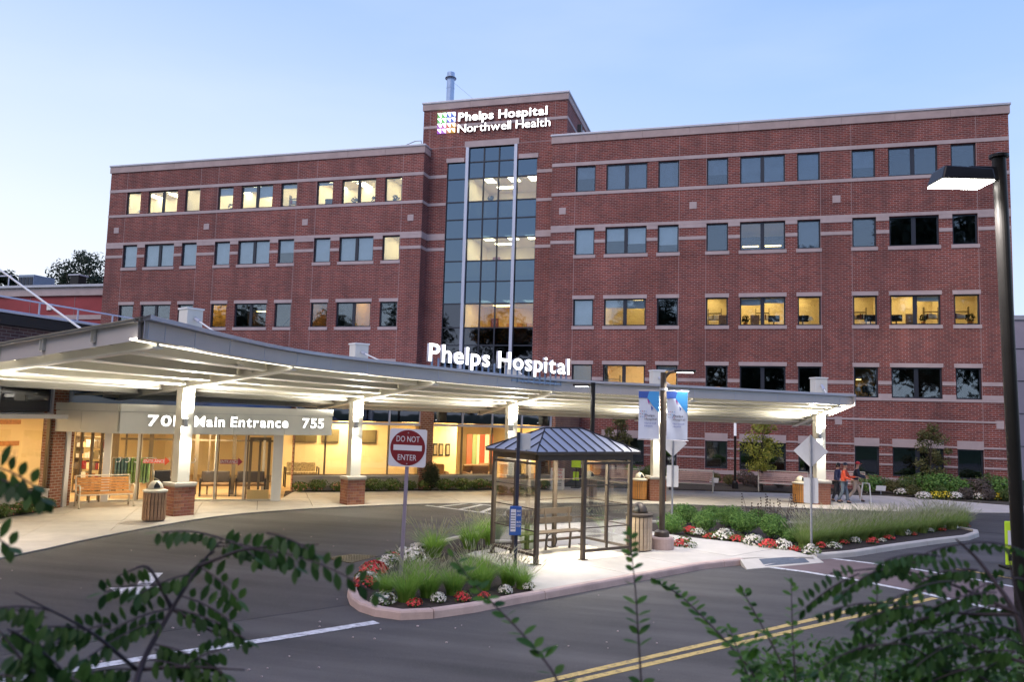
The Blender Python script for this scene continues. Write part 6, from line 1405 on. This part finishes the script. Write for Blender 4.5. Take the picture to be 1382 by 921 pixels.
for i in range(30):
    u=[855,880,905,925,945,965,985,1005,1020,1050,1075,1098,1108,1172,1188,1206,1224,1240,1258,1275,1290,1305,1322,1338,1350,1232,1268,1300,1330,1357][i]; row=1 if i>=25 else 0
    Y=43.6+rb.uniform(-.5,.6) if not row else 42.2
    if u>1165 and not row: Y=43.4+rb.uniform(-.6,.6)
    g=gline(u,(-20,Y),(20,Y)); k=rb.randrange(4); sc=rb.uniform(.9,1.5) if u>1150 else rb.uniform(.7,1.2)
    if row: sc=.75
    tt=thing('garden_shrub','%s loose shrub in the wing bed, %s %s'%(adj[k],ORD[i%15],'beyond the shelter roof' if i<15 else 'beyond the walking people'),'shrub',(g.x,Y,.055),rb.uniform(0,6),group='shrubs in the bed before the right wing'); link('foliage',BO[k],tt,sc=sc); link('stem',ST,tt,sc=sc)
for i,(u,Y,k) in enumerate(((1262,41.6,'y'),(1274,41.9,'y'),(1245,41.2,'w'),(1288,42,'w'),(1345,42.6,'y'),(1352,42.8,'y'),(1215,43.0,'w'),(1322,42.4,'w'))):
    g=gline(u,(-20,Y),(20,Y)); a,b=(FY if k=='y' else FW)[0]; t=thing('flower_clump',('bright yellow' if k=='y' else 'whitish')+' flower patch low in the bed near the building, %s along the walk edge'%ORD[i],'flowers',(g.x,Y,.055),group='flower patches in the wing bed'); link('flower_heads',a,t,sc=1.7); link('foliage',b,t,sc=1.7)
for i,u in enumerate((964,1188)):
    g=gline(u,(-20,42.7),(20,42.7)); t=thing('garden_notice','small white garden notice stuck in the bed, %s'%('near the slim lamp' if i==0 else 'right of the walking people'),'sign',(g.x,42.7,.05)); MB().box(-.02,.02,-.01,.01,0,.2).build('stake',M['steel'],t); MB().obox((0,0,.3),(.22,0,0),(0,.01,0),(.02,0,.12)).build('board',M['signback'],t)
# spent perennial stalks in the island
for i,u in enumerate((1012,1030,1045,1060,1078)):
    p=gz(u,712,zb0); t=thing('dried_perennial','thin dark seed stalks standing above the boxwoods, %s from the banner lamp'%ORD[i],'plant',(p.x,p.y,zb0),group='seed stalks above the boxwoods')
    s_=MB();h_=MB()
    for j in range(4):
        a=rnd.uniform(0,6.28);H_=rnd.uniform(.7,1.1); q=Vector((.25*math.cos(a),.15*math.sin(a),H_)); s_.tube([(0,0,0),tuple(q*.5+Vector((0,0,.1))),tuple(q)],[.008,.006,.004],4)
        for e in range(5): c=q-Vector((0,0,.09*e)); h_.lathe([(.005,-.02),(.028,0),(.005,.02)],c+Vector((rnd.uniform(-.01,.01),0,0)),6)
    s_.build('stem',M['stalk'],t); h_.build('seed_head',M['stalk'],t,kind='stuff')
# ---------------------------------------------------------------- trees
def tree(loc,h,cr,ch,lab,m,seed,nleaf=2600,ls=.09,trunk=.06,grp=None,clumps=26,narrow=1.0,name='tree'):
    rn=random.Random(seed); t=thing(name,lab,'tree',loc,group=grp)
    tr=MB(); tr.tube([(0,0,0),(rn.uniform(-.05,.05)*h*.2,0,h*.3),(rn.uniform(-.04,.04)*h,rn.uniform(-.02,.02)*h,h*.62),(0,0,h*.9)],[trunk*1.3,trunk,trunk*.6,trunk*.2],9)
    z0=h-ch; cs=[]
    for i in range(clumps):
        a=rn.uniform(0,6.283); f=rn.random(); r=cr*(math.sin(math.pi*min(1,(.18+f*.78)))**.7)*rn.uniform(.25,.95)*narrow; p=Vector((r*math.cos(a),r*math.sin(a),z0+ch*f*.95+.05*ch)); cs.append(p)
        zs=z0*.7+(p.z-z0)*.55+ch*.03; tr.tube([(0,0,zs),tuple(p*.55+Vector((0,0,zs*.45+ (p.z)*.0))),tuple(p)],[trunk*.38,trunk*.22,trunk*.06],5)
    tr.build('trunk',M['bark'],t,smooth=True)
    lf=MB()
    for p in cs:
        k=rn.uniform(.6,1.25)*cr*.36; cloud(lf,p,(k,k,k*.8),nleaf//clumps,ls,hollow=.3,rn=rn)
    lf.build('crown',M[m],t); return t
q=gz(1029,664,.05); tree((q.x,q.y+.6,.05),3.55,1.0,2.75,'small young tree with yellow green leaves standing by the benches','leaf_yel',11,2600,.075,.04,clumps=34,narrow=.95)
g=gline(1255,(-20,44.2),(20,44.2)); tree((g.x,44.2,.05),3.35,.85,2.4,'slender olive leaved young tree before the ground floor windows of the right wing','leaf_olive',12,2200,.07,.035,clumps=30)
g=gline(832,(-20,43.6),(20,43.6)); tree((g.x,43.6,.05),3.6,1.0,2.4,'greyish green young tree seen above the bus shelter roof','leaf_olive',13,2400,.07,.035,clumps=30)
for i,(u,v,d,h,cr,lab) in enumerate(((112,386,88,19.6,4.6,'broad dark tree behind the red service building, nearest the brick wing'),(80,386,90,18.0,3.6,'lower dark tree behind the red service building beside the vent'),(4,390,92,17.8,3.2,'dark tree at the far end of the service building roof'),)):
    c=gd(u,v,d); tree((c.x,c.y,-.1),h,cr,9.5,lab,'leaf_dk',20+i,7000,.20,.28,'dark trees behind the service building',clumps=36)
# tall trees across the road behind the viewpoint: they stand in the window reflections
big=None
for i,(x,y,h) in enumerate(((9,-16,25),(20,-14,31),(30,-17,34),(41,-13,33),(-1,-21,22),(-12,-20,20),(-34,-22,18),(-48,-20,19),(-62,-22,18),(-77,-18,19))):
    if big is None:
        big=tree((x,y,-.1),26,8,20,'tall broadleaf tree across the road, mirrored in the office windows, first of the row','leaf_dk',31,9000,.42,.4,'tall trees mirrored in the windows',clumps=60)
        ch=[c for c in bpy.data.objects if c.parent==big]; big.scale=(h/26,)*3
    else:
        o=big.copy(); COL.objects.link(o); o.location=(x,y,-.1); o.rotation_euler=(0,0,i*1.3); o.scale=(1,1,h/26); o['label']='tall broadleaf tree across the road, mirrored in office windows, %s of the row'%ORD[i]
        for c in ch: d=c.copy(); COL.objects.link(d); d.parent=o
# ---------------------------------------------------------------- near shrubs on the bank, out of focus
def leaflet(mb,p,d,up,L,w):
    d=d.normalized(); s=d.cross(up).normalized(); n=s.cross(d); o=len(mb.v)
    prof=((0,.05),(.18,.55),(.42,.95),(.68,.85),(.88,.45),(1,.03))
    for t,k in prof:
        c=p+d*L*t+n*(-.10*L*t*t); mb.v+= [tuple(c-s*w*k+n*.10*w*k),tuple(c),tuple(c+s*w*k+n*.10*w*k)]
    for i in range(len(prof)-1):
        a=o+i*3; mb.f+= [(a,a+1,a+4,a+3),(a+1,a+2,a+5,a+4)]
def frond(lf,tw,P,D,L,npair,ll,rn,droop=.25,up=Vector((0,0,1))):
    """compound leaf: a drooping stalk with paired oval leaflets and one at the tip"""
    hang=rn.random()<.7; D=D.normalized(); side=D.cross(up).normalized(); pts=[]
    for i in range(npair+1):
        t=i/npair; pts.append(P+D*L*t+Vector((0,0,-droop*L*t*t)))
    tw.tube(pts,[.0022]*len(pts),4,cap=False)
    for i in range(1,npair+1):
        for s in (-1,1):
            dd=((side*s*.45+D*.3-up*rn.uniform(.5,1.15)) if hang else (_U*s*.85+D*.38+side*rn.uniform(-.3,.3))).normalized(); nrm=(up*rn.uniform(.1,.5)-_F*rn.uniform(.7,1.1)+side*s*.3+Vector((rn.uniform(-.25,.25),0,0))).normalized()
            leaflet(lf,pts[i]+dd*.004+D*rn.uniform(-.006,.006),dd,nrm,ll*rn.uniform(.65,1.15)*(1-.25*abs(i/npair-.45)),ll*.235)
    leaflet(lf,pts[-1],D-Vector((0,0,droop*1.4)),up,ll,ll*.24)
def path3(uvd,n=6):
    P=[gd(*q) for q in uvd]; out=[]
    for i in range(len(P)-1):
        for k in range(n): out.append(P[i].lerp(P[i+1],k/n))
    out.append(P[-1]); 
    for _ in range(3): out=[out[0]]+[(out[i-1]+out[i]*2+out[i+1])*.25 for i in range(1,len(out)-1)]+[out[-1]]
    return out
rf=random.Random(99)
def locust(lab,branches,fr,ll=.042,more=.2):
    t=thing('locust_shrub',lab,'shrub',tuple(gd(*branches[0][0])),group=None); base=Vector(t.location); lf=MB();tw=MB();br=MB()
    for b,r in zip(branches,[.010]+[.006]*20):
        pts=path3(b); br.tube([p-base for p in pts],[max(.0018,r*(1-.8*i/len(pts))) for i in range(len(pts))],6)
    fr=list(fr)+[(a+rf.uniform(-12,12),b+rf.uniform(-10,10),c,d+rf.uniform(-40,40),e+rf.uniform(-30,34),f+rf.uniform(-.1,.1),g) for a,b,c,d,e,f,g in fr if rf.random()<more]
    for (u,v,d,u2,v2,d2,np_) in fr:
        np_=int(np_*1.3)
        A=gd(u,v,d)-base;B=gd(u2,v2,d2)-base; frond(lf,tw,A,(B-A)+Vector((0,0,.12*(B-A).length)),(B-A).length,np_,ll,rf)
    lf.build('foliage',M['leaf_fg2'],t); tw.build('leaf_stalk',M['twig'],t); br.build('branch',M['twig'],t,smooth=True)
main=[(150,1120,1.7),(185,905,2.1),(232,822,2.2),(268,765,2.25),(300,728,2.3)]
locust('big dark branch with paired oval leaflets in front of the drive',
 [main,[(232,822,2.2),(200,760,2.2),(160,778,2.15)],[(268,765,2.25),(330,740,2.2),(430,735,2.1)],[(185,905,2.1),(120,850,2.0),(20,800,1.9)],[(232,822,2.2),(280,850,2.2),(320,870,2.2)],[(150,1120,1.7),(60,930,1.8),(-10,840,1.8)],[(185,905,2.1),(250,900,2.1),(330,905,2.1)]],
 [(300,728,2.3,215,706,2.2,6),(300,728,2.3,345,742,2.2,3),(296,733,2.3,400,748,2.2,6),(330,742,2.2,505,768,2.0,9),(360,720,2.15,425,738,2.1,4),(290,745,2.3,250,775,2.3,4),(268,765,2.25,320,800,2.2,4),(262,775,2.25,190,792,2.15,5),(215,790,2.2,140,790,2.1,6),
  (245,805,2.2,310,830,2.2,5),(232,822,2.2,330,850,2.2,7),(232,822,2.2,150,842,2.1,6),(225,835,2.2,120,872,2.0,7),(205,870,2.15,300,895,2.1,7),(195,890,2.1,330,920,2.1,8),(185,905,2.1,90,905,2.0,7),(150,842,2.1,60,868,2.0,6),(120,850,2.0,10,842,1.9,8),(70,825,1.95,-20,812,1.9,6),(120,850,2.0,20,885,1.9,7),(60,930,1.8,-10,900,1.8,5),(60,930,1.8,150,925,1.9,6),(30,885,1.8,90,905,1.9,5),(250,900,2.1,300,868,2.1,4),(10,850,1.8,60,880,1.85,5),(60,930,1.8,20,870,1.8,6),(100,925,1.8,180,960,1.8,7),(210,930,2.0,290,925,2.0,6)],.046)
locust('short dark leaflet sprays before the side window and kerb at the edge',[[(-200,760,1.9),(-80,690,1.9),(-20,640,1.9)],[(-80,690,1.9),(-30,705,1.9)]],[(-60,642,1.9,58,650,1.8,7),(-40,628,1.9,45,636,1.8,5),(-50,718,1.9,15,722,1.8,4)],.05)
def twigshrub(lab,stems,ll,mname,seed,every=2,lsp=(.7,1.2),name='leafy_shoot',skip=.12):
    rn=random.Random(seed); t=thing(name,lab,'shrub',tuple(gd(*stems[0][0]))); base=Vector(t.location); lf=MB();br=MB()
    for st in stems:
        pts=path3(st,7); br.tube([p-base for p in pts],[max(.0013,.0042*(1-.75*i/len(pts))) for i in range(len(pts))],5)
        sgn=1
        for i in range(3,len(pts),every):
            d=(pts[i]-pts[i-1]).normalized()
            if rn.random()<skip: sgn=-sgn; continue
            for s in ((sgn,) if every>1 else (1,-1)):
                side=_R*s+_U*rn.uniform(-.1,.6)+_F*rn.uniform(-.6,.6)+d*.4; leaflet(lf,pts[i]-base+_U*rn.uniform(-.008,.008),side,(_U+_F*rn.uniform(-.9,.2)).normalized(),ll*rn.uniform(*lsp)*(1-.45*i/len(pts)),ll*.21)
            sgn=-sgn
        leaflet(lf,pts[-1]-base,(pts[-1]-pts[-2]),_F*-1,ll*.6,ll*.14)
    lf.build('foliage',M[mname],t); br.build('stem',M['twig'],t)
twigshrub('single upright leafy shoot crossing the kerb below the slatted bin',[[(873,1050,2.2),(864,900,2.3),(858,800,2.35),(850,724,2.4)]],.052,'leaf_fg',1,1,skip=.35)
twigshrub('leafy shoot leaning left over the road in front of the island tip',[[(780,1000,2.0),(750,910,2.1),(700,850,2.2),(640,790,2.3),(612,752,2.35)]],.055,'leaf_fg',2,1,skip=.35)
twigshrub('arching leafy shoots over the double yellow line',[[(1060,1000,2.2),(1015,905,2.3),(965,850,2.4),(920,805,2.5),(888,787,2.5)],[(1040,990,2.3),(1000,890,2.4),(985,850,2.5)]],.045,'leaf_fg',3,1)
twigshrub('thin leafy shoots rising between the yellow line and the tall lamp post',[[(1070,1010,2.3),(1058,900,2.4),(1020,830,2.5),(1003,800,2.5)],[(1080,1000,2.3),(1070,870,2.4),(1068,790,2.5)],[(1130,1010,2.3),(1165,900,2.3),(1200,830,2.4)],[(1180,1000,2.4),(1182,880,2.5),(1184,800,2.5)],[(1240,1010,2.4),(1225,900,2.5),(1215,850,2.5)],[(1100,1010,2.2),(1130,930,2.3),(1150,870,2.4)],[(1280,1000,2.3),(1275,900,2.4),(1285,820,2.4)]],.042,'leaf_fg',4,1)
R2=[[(1420,1000,2.1),(1375,830,2.2),(1320,755,2.3),(1290,728,2.3)],[(1375,830,2.2),(1290,790,2.3),(1200,765,2.35),(1120,775,2.4)],[(1375,830,2.2),(1300,830,2.3),(1230,815,2.35),(1160,815,2.4)],[(1400,900,2.1),(1330,880,2.2),(1250,850,2.3)],[(1400,900,2.1),(1370,800,2.1),(1360,740,2.1)],[(1420,1000,2.1),(1340,920,2.2),(1260,890,2.3)]]
frs=[]
for a in ((1300,735),(1270,752),(1240,760),(1320,770),(1345,800),(1290,785),(1230,768),(1200,766),(1160,775),(1330,840),(1290,828),(1240,818),(1200,815),(1350,860),(1300,868),(1260,855),(1370,820),(1340,900),(1300,905),(1360,780),(1275,870),(1360,920),(1220,870),(1180,870),(1320,930),(1370,880),(1385,850)):
    for q in range(1 if rf.random()<.5 else 2):
        d=2.25+rf.uniform(-.12,.12); sx=-1 if q==0 else rf.choice((-1,1)); frs.append((a[0],a[1],d,a[0]+sx*rf.uniform(55,95),a[1]+rf.uniform(-8,42),d+rf.uniform(-.1,.1),rf.randint(5,8)))
frs+=[(1150,775,2.4,1045,785,2.4,7),(1180,812,2.4,1075,822,2.4,7),(1310,735,2.3,1240,730,2.25,4),(1300,728,2.3,1345,745,2.2,3)]
locust('dense dark locust shrub spreading in front of the crossing and the tall lamp post',R2,frs[:int(len(frs)*.9)],.037,.0)
# undergrowth along the bottom right: one tangled mass
ug=MB(); ru=random.Random(8)
for i in range(6500):
    u=ru.uniform(1000,1420); v=ru.uniform(860,1010) if u<1150 else ru.uniform(835,1010)
    if ru.random()>(v-840)/90: continue
    p=gd(u,v,ru.uniform(2.2,3.2)); d=Vector((ru.uniform(-1,1),ru.uniform(-1,1),ru.uniform(-.5,.9))); leaflet(ug,p,d,Vector((ru.uniform(-.5,.5),ru.uniform(-.5,.5),1)).normalized(),ru.uniform(.015,.045),ru.uniform(.005,.010))
o=ug.build('undergrowth',M['leaf_fg'],None,kind='stuff')
for i,(b,row,off,k) in enumerate(((1,3,.45,'shelf_unit'),(1,3,2.6,'desk_chair'),(1,3,3.6,'computer_monitor'),(1,3,5.5,'desk_lamp'),(2,3,.4,'shelf_unit'),(2,3,2.2,'computer_monitor'),(2,3,3.5,'potted_plant'),(2,3,5.3,'shelf_unit'),(0,2,3.5,'desk_lamp'),(0,2,2.3,'shelf_unit'),(1,3,.9,'desk_chair'),(1,3,2.1,'potted_plant'),(1,3,5.1,'computer_monitor'),(2,3,.95,'computer_monitor'),(2,3,2.9,'desk_chair'),(2,3,3.9,'shelf_unit'),(2,3,5.7,'potted_plant'),(2,2,.3,'desk_lamp'),(2,2,.8,'computer_monitor'),(1,3,3.0,'shelf_unit'))):
    x=RB[b]+off; z=ROWS[row][0]+.06
    cluster(x,z,k,'%s in a lit right wing window, %s from the tower, %s floor'%(k.replace('_',' '),ORD[i],{3:'third',2:'second'}[row]))
for i,(b,off,k) in enumerate(((0,.5,'desk_lamp'),(1,.5,'potted_plant'),(1,5.3,'shelf_unit'),(2,.5,'computer_monitor'),(2,2.3,'potted_plant'),(2,3.7,'potted_plant'),(2,5.2,'potted_plant'))):
    cluster(WB[b]+off,ROWS[5][0]+.02,k,'%s in a bright top floor window of the left wing, %s towards the tower'%(k.replace('_',' '),ORD[i]))
cluster(-15.2,16.45,'potted_plant','leafy plant behind the upper lit glass of the stair tower').location.y=YT+.8
